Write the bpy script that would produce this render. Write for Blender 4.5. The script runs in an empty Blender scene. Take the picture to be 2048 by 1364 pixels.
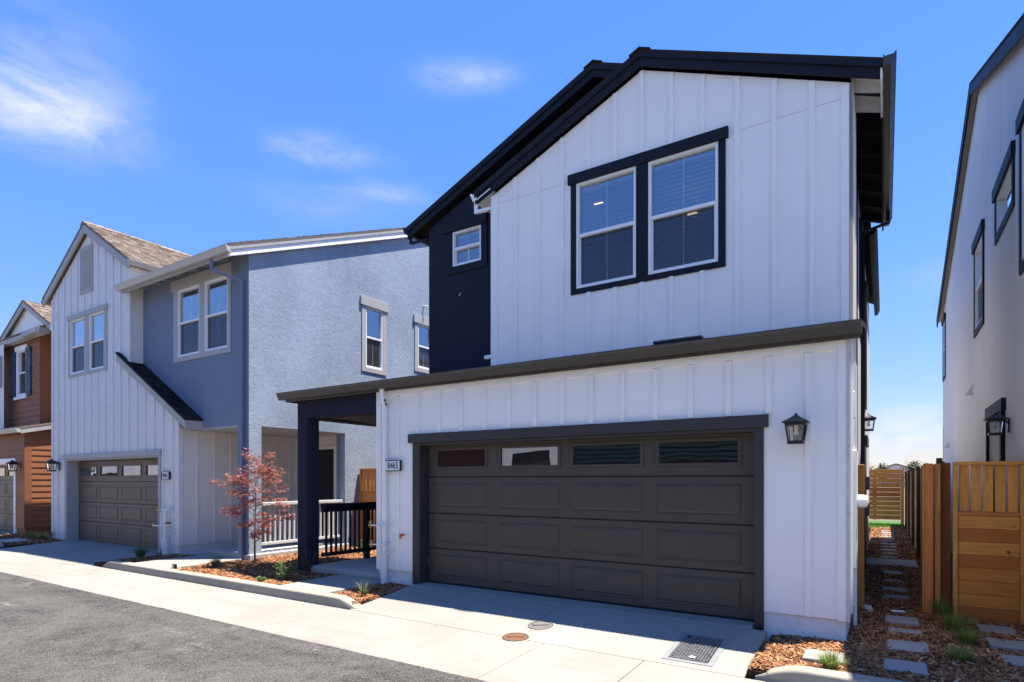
import bpy, bmesh, math, random
import numpy as np
from mathutils import Vector, Matrix
random.seed(7)
RNG = np.random.default_rng(11)
R = math.radians
SC = bpy.context.scene
COL = SC.collection

# ------------------------------------------------------------------ camera
cam_d = bpy.data.cameras.new('camera')
cam = bpy.data.objects.new('camera', cam_d)
COL.objects.link(cam)
cam_d.sensor_width = 36.0
cam_d.lens = 20.561
cam_d.shift_y = (960.0 - 682.0) / 2048.0
cam_d.clip_start = 0.05
cam_d.clip_end = 3000
cam.location = (0, 0, 1.65)
cam.rotation_euler = (R(90), 0, R(32.529))
SC.camera = cam

# ------------------------------------------------------------------ sun and sky
SUN_DIR = Vector((0.25, 0.19, 1.0)).normalized()
sun_d = bpy.data.lights.new('sun', 'SUN')
sun_d.energy = 3.7
sun_d.angle = R(0.53)
sun_d.color = (1.0, 0.94, 0.845)
sun = bpy.data.objects.new('sun', sun_d)
COL.objects.link(sun)
sun.location = (6, 6, 30)
sun.rotation_euler = SUN_DIR.to_track_quat('Z', 'Y').to_euler()

world = bpy.data.worlds.new('World')
SC.world = world
world.use_nodes = True
world.cycles.sampling_method = 'MANUAL'
world.cycles.sample_map_resolution = 256
SKY_STRENGTH = 0.12
EXPOSURE = 1.75

def build_world():
    nt = world.node_tree
    N, L = nt.nodes, nt.links
    for n in list(N): N.remove(n)
    out = N.new('ShaderNodeOutputWorld')
    bg = N.new('ShaderNodeBackground')
    bg.inputs['Strength'].default_value = SKY_STRENGTH
    L.new(bg.outputs[0], out.inputs[0])
    sky = N.new('ShaderNodeTexSky')
    sky.sky_type = 'NISHITA'
    sky.sun_disc = False
    sky.sun_elevation = math.asin(SUN_DIR.z)
    sky.sun_rotation = math.atan2(SUN_DIR.x, SUN_DIR.y)
    sky.altitude = 50
    sky.air_density = 1.0
    sky.dust_density = 0.0
    sky.ozone_density = 2.5
    hs = N.new('ShaderNodeHueSaturation')
    hs.inputs['Saturation'].default_value = 1.26
    L.new(sky.outputs[0], hs.inputs['Color'])
    # grade of the clear sky: soften the glare near the horizon, a little less green
    lum = N.new('ShaderNodeVectorMath'); lum.operation = 'DOT_PRODUCT'; lum.inputs[1].default_value = (0.3, 0.5, 0.2)
    L.new(hs.outputs[0], lum.inputs[0])
    den = N.new('ShaderNodeMath'); den.operation = 'MULTIPLY_ADD'; den.inputs[1].default_value = 0.30; den.inputs[2].default_value = 1.0
    L.new(lum.outputs['Value'], den.inputs[0])
    inv = N.new('ShaderNodeMath'); inv.operation = 'DIVIDE'; inv.inputs[0].default_value = 1.0; L.new(den.outputs[0], inv.inputs[1])
    grd = N.new('ShaderNodeVectorMath'); grd.operation = 'MULTIPLY'; grd.inputs[1].default_value = (1.04, 0.90, 1.10); L.new(hs.outputs[0], grd.inputs[0])
    gsc = N.new('ShaderNodeVectorMath'); gsc.operation = 'SCALE'; L.new(grd.outputs[0], gsc.inputs[0]); L.new(inv.outputs[0], gsc.inputs['Scale'])
    tc = N.new('ShaderNodeTexCoord')
    def vm(op, a, b=None):
        n = N.new('ShaderNodeVectorMath'); n.operation = op
        for i, v in enumerate((a, b)):
            if v is None: continue
            if isinstance(v, (tuple, list, Vector)): n.inputs[i].default_value = tuple(v)
            else: L.new(v, n.inputs[i])
        return n.outputs['Value'] if op == 'DOT_PRODUCT' else n.outputs[0]
    def m(op, a, b=None, clamp=False):
        n = N.new('ShaderNodeMath'); n.operation = op; n.use_clamp = clamp
        for i, v in enumerate((a, b)):
            if v is None: continue
            if isinstance(v, (int, float)): n.inputs[i].default_value = v
            else: L.new(v, n.inputs[i])
        return n.outputs[0]
    def noise(vec, scale, detail=5, rough=0.55, dist=0.0):
        n = N.new('ShaderNodeTexNoise')
        n.inputs['Scale'].default_value = scale; n.inputs['Detail'].default_value = detail
        n.inputs['Roughness'].default_value = rough; n.inputs['Distortion'].default_value = dist
        L.new(vec, n.inputs['Vector']); return n.outputs['Fac']
    def ramp(v, a, b):
        n = N.new('ShaderNodeMapRange'); n.interpolation_type = 'SMOOTHSTEP'
        n.inputs['From Min'].default_value = a; n.inputs['From Max'].default_value = b
        L.new(v, n.inputs['Value']); return n.outputs[0]
    d = tc.outputs['Generated']
    # streaky cirrus texture: stretched along the horizontal
    mp = N.new('ShaderNodeMapping'); mp.inputs['Scale'].default_value = (1.0, 1.0, 2.6)
    mp.inputs['Rotation'].default_value = (0, R(-6), R(8))
    L.new(d, mp.inputs['Vector'])
    streak = noise(mp.outputs[0], 7.0, 6, 0.62, 0.35)
    tex = ramp(streak, 0.26, 0.72)
    total = None
    # the wispy clouds: direction, half width, half height, opacity
    for c, su, sv, op in (((-0.854, 0.278, 0.440), 0.085, 0.034, 1.1), ((-0.825, 0.292, 0.484), 0.080, 0.055, 0.36),
                          ((-0.682, 0.560, 0.472), 0.066, 0.018, 0.62),
                          ((-0.495, 0.660, 0.566), 0.064, 0.017, 0.62), ((-0.629, 0.645, 0.434), 0.055, 0.013, 0.40), ((-0.70, 0.585, 0.41), 0.11, 0.03, 0.20),
                          ((0.08, 0.96, 0.27), 0.09, 0.02, 0.16), ((0.5, 0.7, 0.45), 0.1, 0.03, 0.6), ((0.1, -0.85, 0.5), 0.1, 0.03, 0.6)):
        c = Vector(c).normalized()
        tu = Vector((0, 0, 1)).cross(c).normalized(); tv = c.cross(tu)
        e = vm('SUBTRACT', d, c)
        u = m('DIVIDE', vm('DOT_PRODUCT', e, tu), su); v = m('DIVIDE', vm('DOT_PRODUCT', e, tv), sv)
        r2 = m('ADD', m('MULTIPLY', u, u), m('MULTIPLY', v, v))
        front = m('GREATER_THAN', vm('DOT_PRODUCT', d, c), 0.0)
        g = m('MULTIPLY', m('MULTIPLY', m('EXPONENT', m('MULTIPLY', r2, -1.0)), op), front)
        total = g if total is None else m('ADD', total, g)
    wisps = m('MULTIPLY', total, m('ADD', m('MULTIPLY', tex, 0.95), 0.05))
    # low fair-weather cumulus all round the horizon
    sep = N.new('ShaderNodeSeparateXYZ'); L.new(d, sep.inputs[0])
    mp2 = N.new('ShaderNodeMapping'); mp2.inputs['Scale'].default_value = (1, 1, 1.9)
    L.new(d, mp2.inputs['Vector'])
    cum = ramp(noise(mp2.outputs[0], 13.0, 5, 0.6), 0.42, 0.60)
    band = m('MULTIPLY', ramp(sep.outputs['Z'], 0.135, 0.03), 0.85)
    low = m('MULTIPLY', cum, band)
    haze = m('MULTIPLY', ramp(sep.outputs['Z'], 0.16, -0.02), 0.12)
    fac = m('ADD', m('ADD', wisps, low), haze, clamp=True)
    mix = N.new('ShaderNodeMix'); mix.data_type = 'RGBA'
    L.new(fac, mix.inputs[0]); L.new(gsc.outputs[0], mix.inputs[6])
    mix.inputs[7].default_value = (2.25, 2.35, 2.5, 1)
    L.new(mix.outputs[2], bg.inputs['Color'])
build_world()

SC.view_settings.view_transform = 'Standard'
SC.view_settings.look = 'None'
SC.view_settings.exposure = EXPOSURE
SC.view_settings.gamma = 1.0
SC.view_settings.use_curve_mapping = False
SC.render.engine = 'CYCLES'
SC.cycles.max_bounces = 6
SC.cycles.diffuse_bounces = 3
SC.cycles.glossy_bounces = 3
SC.cycles.transparent_max_bounces = 10

# ------------------------------------------------------------------ materials
MATS = {}
class NT:
    def __init__(s, name):
        s.m = bpy.data.materials.new(name); s.m.use_nodes = True
        s.t = s.m.node_tree; s.N = s.t.nodes; s.L = s.t.links
        s.b = s.N['Principled BSDF']; s.out = s.N['Material Output']
        g = s.N.new('ShaderNodeNewGeometry'); s.pos = g.outputs['Position']; s.isl = g.outputs['Random Per Island']
        s.rand = s.N.new('ShaderNodeObjectInfo').outputs['Random']
    def mapv(s, scale=(1, 1, 1), rot=(0, 0, 0), jitter=0.0):
        v = s.pos
        if jitter:
            cx = s.N.new('ShaderNodeCombineXYZ')
            mm = s.math('MULTIPLY', s.rand, jitter)
            for i in range(3): s.L.new(mm, cx.inputs[i])
            a = s.N.new('ShaderNodeVectorMath'); s.L.new(v, a.inputs[0]); s.L.new(cx.outputs[0], a.inputs[1]); v = a.outputs[0]
        n = s.N.new('ShaderNodeMapping'); n.inputs['Scale'].default_value = scale; n.inputs['Rotation'].default_value = rot
        s.L.new(v, n.inputs['Vector']); return n.outputs[0]
    def noise(s, scale, detail=4, rough=0.55, vec=None, dist=0.0):
        n = s.N.new('ShaderNodeTexNoise'); n.inputs['Scale'].default_value = scale
        n.inputs['Detail'].default_value = detail; n.inputs['Roughness'].default_value = rough; n.inputs['Distortion'].default_value = dist
        s.L.new(vec if vec is not None else s.pos, n.inputs['Vector']); return n.outputs['Fac']
    def voro(s, scale, vec=None, feature='F1', out='Distance'):
        n = s.N.new('ShaderNodeTexVoronoi'); n.inputs['Scale'].default_value = scale; n.feature = feature
        s.L.new(vec if vec is not None else s.pos, n.inputs['Vector']); return n.outputs[out]
    def distort(s, amt, scale):
        n = s.N.new('ShaderNodeTexNoise'); n.inputs['Scale'].default_value = scale; s.L.new(s.pos, n.inputs['Vector'])
        a = s.N.new('ShaderNodeVectorMath'); a.operation = 'MULTIPLY_ADD'; s.L.new(n.outputs['Color'], a.inputs[0]); a.inputs[1].default_value = (amt, amt, amt); s.L.new(s.pos, a.inputs[2]); return a.outputs[0]
    def math(s, op, a, b=0.0, clamp=False):
        n = s.N.new('ShaderNodeMath'); n.operation = op; n.use_clamp = clamp
        for i, v in enumerate((a, b)):
            if isinstance(v, (int, float)): n.inputs[i].default_value = v
            else: s.L.new(v, n.inputs[i])
        return n.outputs[0]
    def ramp(s, v, stops, interp='LINEAR'):
        n = s.N.new('ShaderNodeValToRGB'); cr = n.color_ramp; cr.interpolation = interp
        while len(cr.elements) < len(stops): cr.elements.new(0.5)
        for e, (p, c) in zip(cr.elements, stops):
            e.position = p
            e.color = (c, c, c, 1) if isinstance(c, (int, float)) else (*c, 1)
        s.L.new(v, n.inputs[0]); return n.outputs[0]
    def mr(s, v, a, b, c=0.0, d=1.0):
        n = s.N.new('ShaderNodeMapRange'); 
        for k, x in zip(('From Min', 'From Max', 'To Min', 'To Max'), (a, b, c, d)): n.inputs[k].default_value = x
        s.L.new(v, n.inputs['Value']); return n.outputs[0]
    def mix(s, f, a, b, mode='MIX'):
        n = s.N.new('ShaderNodeMix'); n.data_type = 'RGBA'; n.blend_type = mode
        for i, v in ((0, f), (6, a), (7, b)):
            if isinstance(v, (int, float)): n.inputs[i].default_value = v
            elif isinstance(v, (tuple, list)): n.inputs[i].default_value = (*v, 1)
            else: s.L.new(v, n.inputs[i])
        return n.outputs[2]
    def bump(s, h, strength=0.3, dist=0.01):
        n = s.N.new('ShaderNodeBump'); n.inputs['Strength'].default_value = strength; n.inputs['Distance'].default_value = dist
        s.L.new(h, n.inputs['Height']); s.L.new(n.outputs[0], s.b.inputs['Normal'])
    def set(s, color=None, rough=None, spec=None, metal=None):
        for k, v in (('Base Color', color), ('Roughness', rough), ('Specular IOR Level', spec), ('Metallic', metal)):
            if v is None: continue
            if isinstance(v, (int, float)): s.b.inputs[k].default_value = v
            elif isinstance(v, (tuple, list)): s.b.inputs[k].default_value = (*v, 1)
            else: s.L.new(v, s.b.inputs[k])
        return s
    def done(s, name): MATS[name] = s.m; return s.m

def sc(c, k): return tuple(min(1, x * k) for x in c)

def paint(name, col, rough=0.5, var=0.08, grain=0.0, spec=0.35, scale=2.5, grainrot=(1, 1, 0.06)):
    n = NT(name)
    f = n.noise(scale, 5, 0.6)
    f2 = n.noise(0.6, 3, 0.5)
    f = n.math('ADD', n.math('MULTIPLY', f, 0.6), n.math('MULTIPLY', f2, 0.4))
    n.set(n.mix(n.mr(f, 0.35, 0.65), sc(col, 1 - var), sc(col, 1 + var * 0.5)), n.mr(f, 0.3, 0.7, rough - 0.08, rough + 0.08), spec)
    if grain:
        n.bump(n.math('ADD', n.noise(70, 4, 0.6, n.mapv(grainrot)), n.math('MULTIPLY', n.noise(1.6, 2), 6.0)), grain, 0.004)
    return n.done(name)

def stucco(name, col, var=0.1, scale=55, strength=0.5, blotch=0.7, dist=0.012, streak=0.0):
    n = NT(name)
    big = n.noise(blotch, 6, 0.6)
    mid = n.noise(7, 4, 0.6)
    f = n.math('ADD', n.math('MULTIPLY', big, 0.65), n.math('MULTIPLY', mid, 0.35))
    c = n.mix(n.mr(f, 0.33, 0.67), sc(col, 1 - var), sc(col, 1 + var))
    if streak:
        st = n.noise(1.4, 5, 0.6, n.mapv((1.6, 1.6, 0.14)))
        c = n.mix(n.mr(st, 0.5, 0.75, 0, streak), c, sc(col, 0.55))
    n.set(c, 0.9, 0.15)
    h = n.math('ADD', n.noise(scale, 5, 0.65, dist=0.6), n.math('MULTIPLY', n.noise(scale * 0.3, 3, 0.5), 0.8))
    n.bump(h, strength, dist)
    return n.done(name)

paint('white_siding', (0.89, 0.865, 0.81), 0.55, 0.035, 0.12)
paint('white_trim', (0.89, 0.87, 0.82), 0.5, 0.03, 0.05)
paint('white_vinyl', (0.82, 0.82, 0.82), 0.35, 0.02)
paint('pale_siding', (0.72, 0.70, 0.675), 0.6, 0.05, 0.12)
paint('slate_edge', (0.12, 0.115, 0.11), 0.8, 0.1)
paint('grey_rail', (0.55, 0.55, 0.54), 0.5, 0.05)
paint('cream_board', (0.66, 0.63, 0.55), 0.6, 0.04)
paint('grey_trim', (0.40, 0.385, 0.37), 0.55, 0.06, 0.08)
paint('cream_gutter', (0.50, 0.47, 0.42), 0.4, 0.05)
paint('navy_trim', (0.012, 0.013, 0.020), 0.6, 0.12, 0.08, 0.2)
paint('bronze_trim', (0.046, 0.041, 0.038), 0.5, 0.10, 0.08)
paint('bronze_door', (0.070, 0.060, 0.046), 0.42, 0.07, 0.06, 0.4, grainrot=(0.06, 1, 1))
paint('taupe_door', (0.13, 0.092, 0.066), 0.45, 0.07, 0.06, 0.4, grainrot=(0.06, 1, 1))
paint('bronze_gutter', (0.060, 0.052, 0.044), 0.32, 0.08, spec=0.5)
paint('navy_shutter', (0.045, 0.062, 0.10), 0.55, 0.08)
paint('brown_siding', (0.27, 0.10, 0.042), 0.6, 0.10, 0.15, grainrot=(0.06, 0.06, 1))
paint('black_metal', (0.012, 0.012, 0.012), 0.38, 0.1, spec=0.5)
paint('black_rail', (0.012, 0.012, 0.016), 0.5, 0.1)
paint('plastic_white', (0.78, 0.78, 0.76), 0.4, 0.04)
paint('plaque_face', (0.82, 0.83, 0.84), 0.4, 0.02)
paint('ink', (0.008, 0.008, 0.01), 0.5, 0.05)
paint('brass', (0.45, 0.27, 0.06), 0.4, 0.15, spec=0.6)
paint('orange_cap', (0.55, 0.16, 0.05), 0.5, 0.1)
paint('blind', (0.52, 0.55, 0.60), 0.6, 0.03)
paint('unlit_room', (0.09, 0.09, 0.095), 0.9, 0.03)  # dimness of the unlit rooms behind the windows is put into this dark tone
paint('dark_door', (0.016, 0.016, 0.02), 0.45, 0.1)
paint('soffit_dark', (0.016, 0.016, 0.021), 0.7, 0.1)
paint('teal_siding', (0.016, 0.036, 0.036), 0.6, 0.08)
paint('red_siding', (0.045, 0.013, 0.010), 0.6, 0.08)
paint('grey_plastic', (0.12, 0.14, 0.17), 0.5, 0.08)
stucco('navy_stucco', (0.024, 0.025, 0.042), 0.06, 60, 0.4)
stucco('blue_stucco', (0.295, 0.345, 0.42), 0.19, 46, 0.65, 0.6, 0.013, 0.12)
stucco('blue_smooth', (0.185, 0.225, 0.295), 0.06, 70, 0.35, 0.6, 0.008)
stucco('white_stucco', (0.82, 0.79, 0.76), 0.05, 60, 0.3, 0.5, 0.01, 0.22)
stucco('pale_stucco', (0.55, 0.55, 0.58), 0.05, 60, 0.3)

def mk_foundation():
    n = NT('foundation')
    spots = n.math('LESS_THAN', n.voro(9, n.mapv((1, 1, 1.6))), 0.085)
    keep = n.math('GREATER_THAN', n.noise(2.2, 2), 0.52)
    c = n.mix(n.mr(n.noise(6, 4), 0.35, 0.65), (0.66, 0.66, 0.66), (0.76, 0.755, 0.74))
    n.set(n.mix(n.math('MULTIPLY', spots, keep), c, (0.12, 0.11, 0.10)), 0.8, 0.2)
    n.bump(n.noise(30, 4), 0.5, 0.01)
    n.done('foundation')
mk_foundation()

def concrete(name, col, var=0.08, stain=0.25):
    n = NT(name)
    big = n.noise(0.55, 6, 0.62, dist=0.4); mid = n.noise(5.5, 5, 0.6); fine = n.noise(160, 3, 0.6)
    broom = n.noise(26, 3, 0.6, n.mapv((0.12, 1.0, 1)))
    c = n.mix(n.mr(big, 0.34, 0.66), sc(col, 1 - var), sc(col, 1 + var))
    c = n.mix(n.mr(mid, 0.5, 0.8, 0, 0.35), c, sc(col, 0.82))
    st = n.math('MULTIPLY', n.mr(n.noise(1.3, 6, 0.7, dist=1.2), 0.60, 0.74), n.mr(n.noise(9, 4), 0.35, 0.6))
    c = n.mix(n.math('MULTIPLY', st, stain), c, sc(col, 0.38))
    tyre = n.math('MULTIPLY', n.mr(n.noise(2.2, 5, 0.65, n.mapv((0.10, 1.4, 1))), 0.52, 0.72), n.mr(n.noise(0.8, 3), 0.4, 0.62))
    c = n.mix(n.math('MULTIPLY', tyre, stain), c, sc(col, 0.6))
    c = n.mix(n.mr(fine, 0.35, 0.65, 0, 0.35), c, sc(col, 0.80))
    c = n.mix(n.math('MULTIPLY', n.math('LESS_THAN', n.voro(7), 0.05), n.math('GREATER_THAN', n.noise(1.1, 2), 0.60)), c, sc(col, 0.3))
    n.set(c, 0.85, 0.2)
    n.bump(n.math('ADD', n.math('MULTIPLY', fine, 0.4), broom), 0.28, 0.004)
    return n.done(name)
concrete('concrete', (0.292, 0.272, 0.236), 0.13, 0.8)
concrete('concrete_drive', (0.305, 0.283, 0.245), 0.11, 0.6)
concrete('concrete_grey', (0.40, 0.385, 0.36), 0.08, 0.15)
concrete('kerb_concrete', (0.33, 0.30, 0.24), 0.12, 0.5)
concrete('paver', (0.30, 0.29, 0.28), 0.12, 0.15)

def mk_asphalt():
    n = NT('asphalt')
    agg = n.voro(150, out='Color'); sepx = n.N.new('ShaderNodeSeparateColor'); n.L.new(agg, sepx.inputs[0])
    sp = sepx.outputs[0]
    big = n.noise(0.55, 6, 0.65, dist=0.9); mid = n.noise(5, 5, 0.7)
    f = n.math('ADD', n.math('MULTIPLY', big, 0.55), n.math('MULTIPLY', mid, 0.45))
    c = n.mix(n.mr(f, 0.40, 0.60), (0.038, 0.035, 0.033), (0.118, 0.109, 0.097))
    # dusty wheel tracks along the lane
    tr = n.noise(1.1, 5, 0.6, n.mapv((0.06, 1.0, 1)))
    c = n.mix(n.mr(tr, 0.46, 0.66, 0, 0.45), c, (0.145, 0.134, 0.12))
    c = n.mix(n.mr(sp, 0.62, 1.0, 0, 0.6), c, (0.34, 0.32, 0.29))
    c = n.mix(n.mr(sp, 0.30, 0.0, 0, 0.65), c, (0.035, 0.033, 0.032))
    # chalky scuffs, oil drips, hairline cracks
    ch = n.math('MULTIPLY', n.mr(n.noise(1.3, 6, 0.7, n.mapv((0.5, 1.6, 1), (0, 0, R(-18))), 0.6), 0.58, 0.73), n.mr(n.noise(22, 4), 0.42, 0.62))
    c = n.mix(n.math('MULTIPLY', ch, 0.6), c, (0.42, 0.41, 0.40))
    oil = n.math('MULTIPLY', n.mr(n.voro(1.15), 0.16, 0.05), n.mr(n.noise(9, 3), 0.35, 0.6))
    c = n.mix(n.math('MULTIPLY', oil, 0.55), c, (0.03, 0.029, 0.03))
    ck = n.math('MULTIPLY', n.mr(n.voro(0.55, feature='DISTANCE_TO_EDGE', vec=n.distort(0.35, 3.0)), 0.010, 0.002), n.mr(n.noise(0.45, 2), 0.52, 0.6))
    c = n.mix(n.math('MULTIPLY', ck, 0.25), c, (0.02, 0.02, 0.02))
    n.set(c, 0.9, 0.2)
    h = n.math('ADD', n.math('MULTIPLY', n.voro(140), -1.0), n.math('MULTIPLY', n.noise(55, 3), 0.8))
    n.bump(h, 0.8, 0.013)
    n.done('asphalt')
mk_asphalt()

def mk_soil(name, a, b):
    n = NT(name)
    n.set(n.mix(n.noise(40, 5, 0.7), a, b), 0.95, 0.1); n.bump(n.noise(35, 5, 0.7), 0.9, 0.03); n.done(name)
mk_soil('soil', (0.025, 0.015, 0.010), (0.10, 0.055, 0.033))
mk_soil('ground_dirt', (0.12, 0.10, 0.07), (0.20, 0.17, 0.12))

def mk_mulch():
    n = NT('mulch')
    c = n.ramp(n.isl, [(0.0, (0.08, 0.036, 0.020)), (0.3, (0.22, 0.090, 0.040)), (0.62, (0.40, 0.175, 0.072)), (0.85, (0.54, 0.28, 0.13)), (1.0, (0.60, 0.41, 0.25))])
    n.set(n.mix(n.mr(n.noise(80, 3), 0.3, 0.7, 0.0, 0.4), c, (0.09, 0.04, 0.02)), 0.85, 0.15); n.done('mulch')
mk_mulch()

def cedar(name, stops, rot=(1, 1, 0.07)):
    n = NT(name)
    base = n.ramp(n.rand, stops)
    v = n.mapv(rot, (0, 0, 0), 13.0)
    g = n.noise(26, 6, 0.6, v, 1.4); g2 = n.noise(90, 3, 0.6, v)
    c = n.mix(n.mr(g, 0.38, 0.66, 0, 0.42), base, (0.20, 0.07, 0.018))
    c = n.mix(n.mr(g2, 0.4, 0.7, 0, 0.25), c, (0.42, 0.20, 0.06))
    kn = n.voro(1.5, n.mapv((1.6, 1.6, 1.6), (0, 0, 0), 31.0))
    c = n.mix(n.mr(kn, 0.085, 0.03, 0, 0.85), c, (0.05, 0.018, 0.008))
    n.set(c, n.mr(g, 0.3, 0.7, 0.55, 0.75), 0.25); n.bump(n.math('ADD', g, n.math('MULTIPLY', g2, 0.5)), 0.25, 0.004)
    return n.done(name)
CED = [(0.0, (0.76, 0.35, 0.085)), (0.45, (0.73, 0.31, 0.070)), (0.7, (0.62, 0.23, 0.052)), (0.88, (0.46, 0.14, 0.034)), (1.0, (0.70, 0.32, 0.08))]
cedar('cedar_h', CED, (0.07, 1, 1))
cedar('cedar_v', [(0.0, (0.78, 0.37, 0.09)), (1.0, (0.72, 0.30, 0.068))])
cedar('redwood_v', [(0.0, (0.70, 0.24, 0.07)), (1.0, (0.66, 0.21, 0.06))])
cedar('darkwood_v', [(0.0, (0.28, 0.085, 0.028)), (1.0, (0.24, 0.07, 0.024))])
cedar('weathered_h', [(0.0, (0.20, 0.165, 0.13)), (0.5, (0.27, 0.215, 0.165)), (1.0, (0.34, 0.30, 0.26))], (0.9, 0.07, 1))
cedar('shaded_post', [(0.0, (0.035, 0.024, 0.018)), (1.0, (0.028, 0.02, 0.015))])  # shadow on the post faces is put into this near-black wood colour

def shing(name, stops):
    n = NT(name)
    c = n.ramp(n.isl, stops)
    n.set(n.mix(n.mr(n.noise(120, 3, 0.7), 0.35, 0.65, 0, 0.5), c, stops[0][1]), 0.95, 0.1); n.bump(n.noise(200, 2), 0.5, 0.004); n.done(name)
shing('tan_shingle', [(0.0, (0.15, 0.115, 0.09)), (0.5, (0.25, 0.195, 0.155)), (1.0, (0.35, 0.285, 0.235))])
shing('dark_shingle', [(0.0, (0.018, 0.016, 0.017)), (0.5, (0.033, 0.029, 0.029)), (1.0, (0.055, 0.048, 0.046))])

def mk_glass(name, base, tint, gain):
    m_ = bpy.data.materials.new(name); m_.use_nodes = True; t = m_.node_tree; N, L = t.nodes, t.links
    N.remove(N['Principled BSDF']); out = N['Material Output']
    fr = N.new('ShaderNodeFresnel'); fr.inputs['IOR'].default_value = 1.5
    ma = N.new('ShaderNodeMath'); ma.operation = 'MULTIPLY_ADD'; ma.inputs[1].default_value = gain; ma.inputs[2].default_value = base; ma.use_clamp = True
    L.new(fr.outputs[0], ma.inputs[0])
    g = N.new('ShaderNodeBsdfGlossy'); g.inputs['Roughness'].default_value = 0.0; g.inputs['Color'].default_value = (0.93, 0.96, 1.0, 1)
    geo = N.new('ShaderNodeNewGeometry'); nz = N.new('ShaderNodeTexNoise'); nz.inputs['Scale'].default_value = 1.7; nz.inputs['Detail'].default_value = 1.0
    L.new(geo.outputs['Position'], nz.inputs['Vector'])
    bp = N.new('ShaderNodeBump'); bp.inputs['Strength'].default_value = 0.09; bp.inputs['Distance'].default_value = 0.03
    L.new(nz.outputs['Fac'], bp.inputs['Height']); L.new(bp.outputs[0], g.inputs['Normal'])
    tr = N.new('ShaderNodeBsdfTransparent'); tr.inputs['Color'].default_value = (*tint, 1)
    mx = N.new('ShaderNodeMixShader'); L.new(ma.outputs[0], mx.inputs[0]); L.new(tr.outputs[0], mx.inputs[1]); L.new(g.outputs[0], mx.inputs[2])
    L.new(mx.outputs[0], out.inputs[0]); MATS[name] = m_
mk_glass('glass', 0.21, (0.72, 0.82, 0.92), 2.2)
mk_glass('door_glass', 0.13, (0.35, 0.40, 0.41), 1.7)
mk_glass('lamp_glass', 0.03, (0.93, 0.92, 0.88), 1.0)
def mk_screen():
    m_ = bpy.data.materials.new('screen'); m_.use_nodes = True; t = m_.node_tree; N, L = t.nodes, t.links
    b = N['Principled BSDF']; b.inputs['Base Color'].default_value = (0.03, 0.03, 0.035, 1); b.inputs['Roughness'].default_value = 0.8
    tr = N.new('ShaderNodeBsdfTransparent'); mx = N.new('ShaderNodeMixShader'); mx.inputs[0].default_value = 0.55
    L.new(tr.outputs[0], mx.inputs[1]); L.new(b.outputs[0], mx.inputs[2]); L.new(mx.outputs[0], N['Material Output'].inputs[0]); MATS['screen'] = m_
mk_screen()
def mk_emit():
    m_ = bpy.data.materials.new('downlight'); m_.use_nodes = True; N, L = m_.node_tree.nodes, m_.node_tree.links
    e = N.new('ShaderNodeEmission'); e.inputs['Color'].default_value = (1.0, 0.72, 0.38, 1); e.inputs['Strength'].default_value = 0.7
    L.new(e.outputs[0], N['Material Output'].inputs[0]); MATS['downlight'] = m_
mk_emit()
def leafmat(name, stops, trans=0.35, rough=0.5):
    n = NT(name)
    c = n.ramp(n.isl, stops)
    n.set(c, rough, 0.3)
    t = n.N.new('ShaderNodeBsdfTranslucent'); n.L.new(c, t.inputs[0])
    mx = n.N.new('ShaderNodeMixShader'); mx.inputs[0].default_value = trans
    n.L.new(n.b.outputs[0], mx.inputs[1]); n.L.new(t.outputs[0], mx.inputs[2]); n.L.new(mx.outputs[0], n.out.inputs[0]); n.done(name)
leafmat('leaf_red', [(0, (0.20, 0.058, 0.050)), (0.45, (0.40, 0.130, 0.100)), (0.8, (0.52, 0.22, 0.17)), (1, (0.40, 0.21, 0.13))])
leafmat('leaf_green', [(0, (0.06, 0.13, 0.03)), (0.6, (0.12, 0.22, 0.06)), (1, (0.22, 0.32, 0.13))])
leafmat('leaf_blade', [(0, (0.09, 0.17, 0.03)), (0.6, (0.20, 0.30, 0.06)), (1, (0.42, 0.42, 0.14))])
leafmat('leaf_yucca', [(0, (0.07, 0.11, 0.040)), (0.6, (0.15, 0.19, 0.08)), (1, (0.30, 0.30, 0.15))])
leafmat('leaf_far', [(0, (0.02, 0.035, 0.012)), (1, (0.06, 0.09, 0.03))])
leafmat('turf', [(0, (0.06, 0.16, 0.015)), (1, (0.13, 0.30, 0.03))])
paint('bark', (0.15, 0.10, 0.075), 0.9, 0.3, 0.4)

def mk_rust():
    n = NT('rust_iron')
    c = n.mix(n.mr(n.noise(9, 5, 0.65), 0.35, 0.62), (0.20, 0.085, 0.042), (0.125, 0.08, 0.056))
    n.set(c, 0.85, 0.3); n.bump(n.voro(48), 0.8, 0.01); n.done('rust_iron')
    n = NT('grey_iron')
    c = n.mix(n.noise(9, 5, 0.65), (0.11, 0.10, 0.09), (0.19, 0.178, 0.16))
    n.set(c, 0.8, 0.3); n.bump(n.voro(48), 0.8, 0.01); n.done('grey_iron')
    n = NT('plate_iron')
    c = n.mix(n.mr(n.noise(14, 4), 0.4, 0.65), (0.018, 0.018, 0.017), (0.06, 0.058, 0.054))
    n.set(c, 0.55, 0.4); n.done('plate_iron')
    n = NT('plate_rim')
    n.set(n.mix(n.noise(9, 4), (0.18, 0.182, 0.185), (0.25, 0.253, 0.257)), 0.7, 0.3); n.done('plate_rim')
mk_rust()

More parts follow.
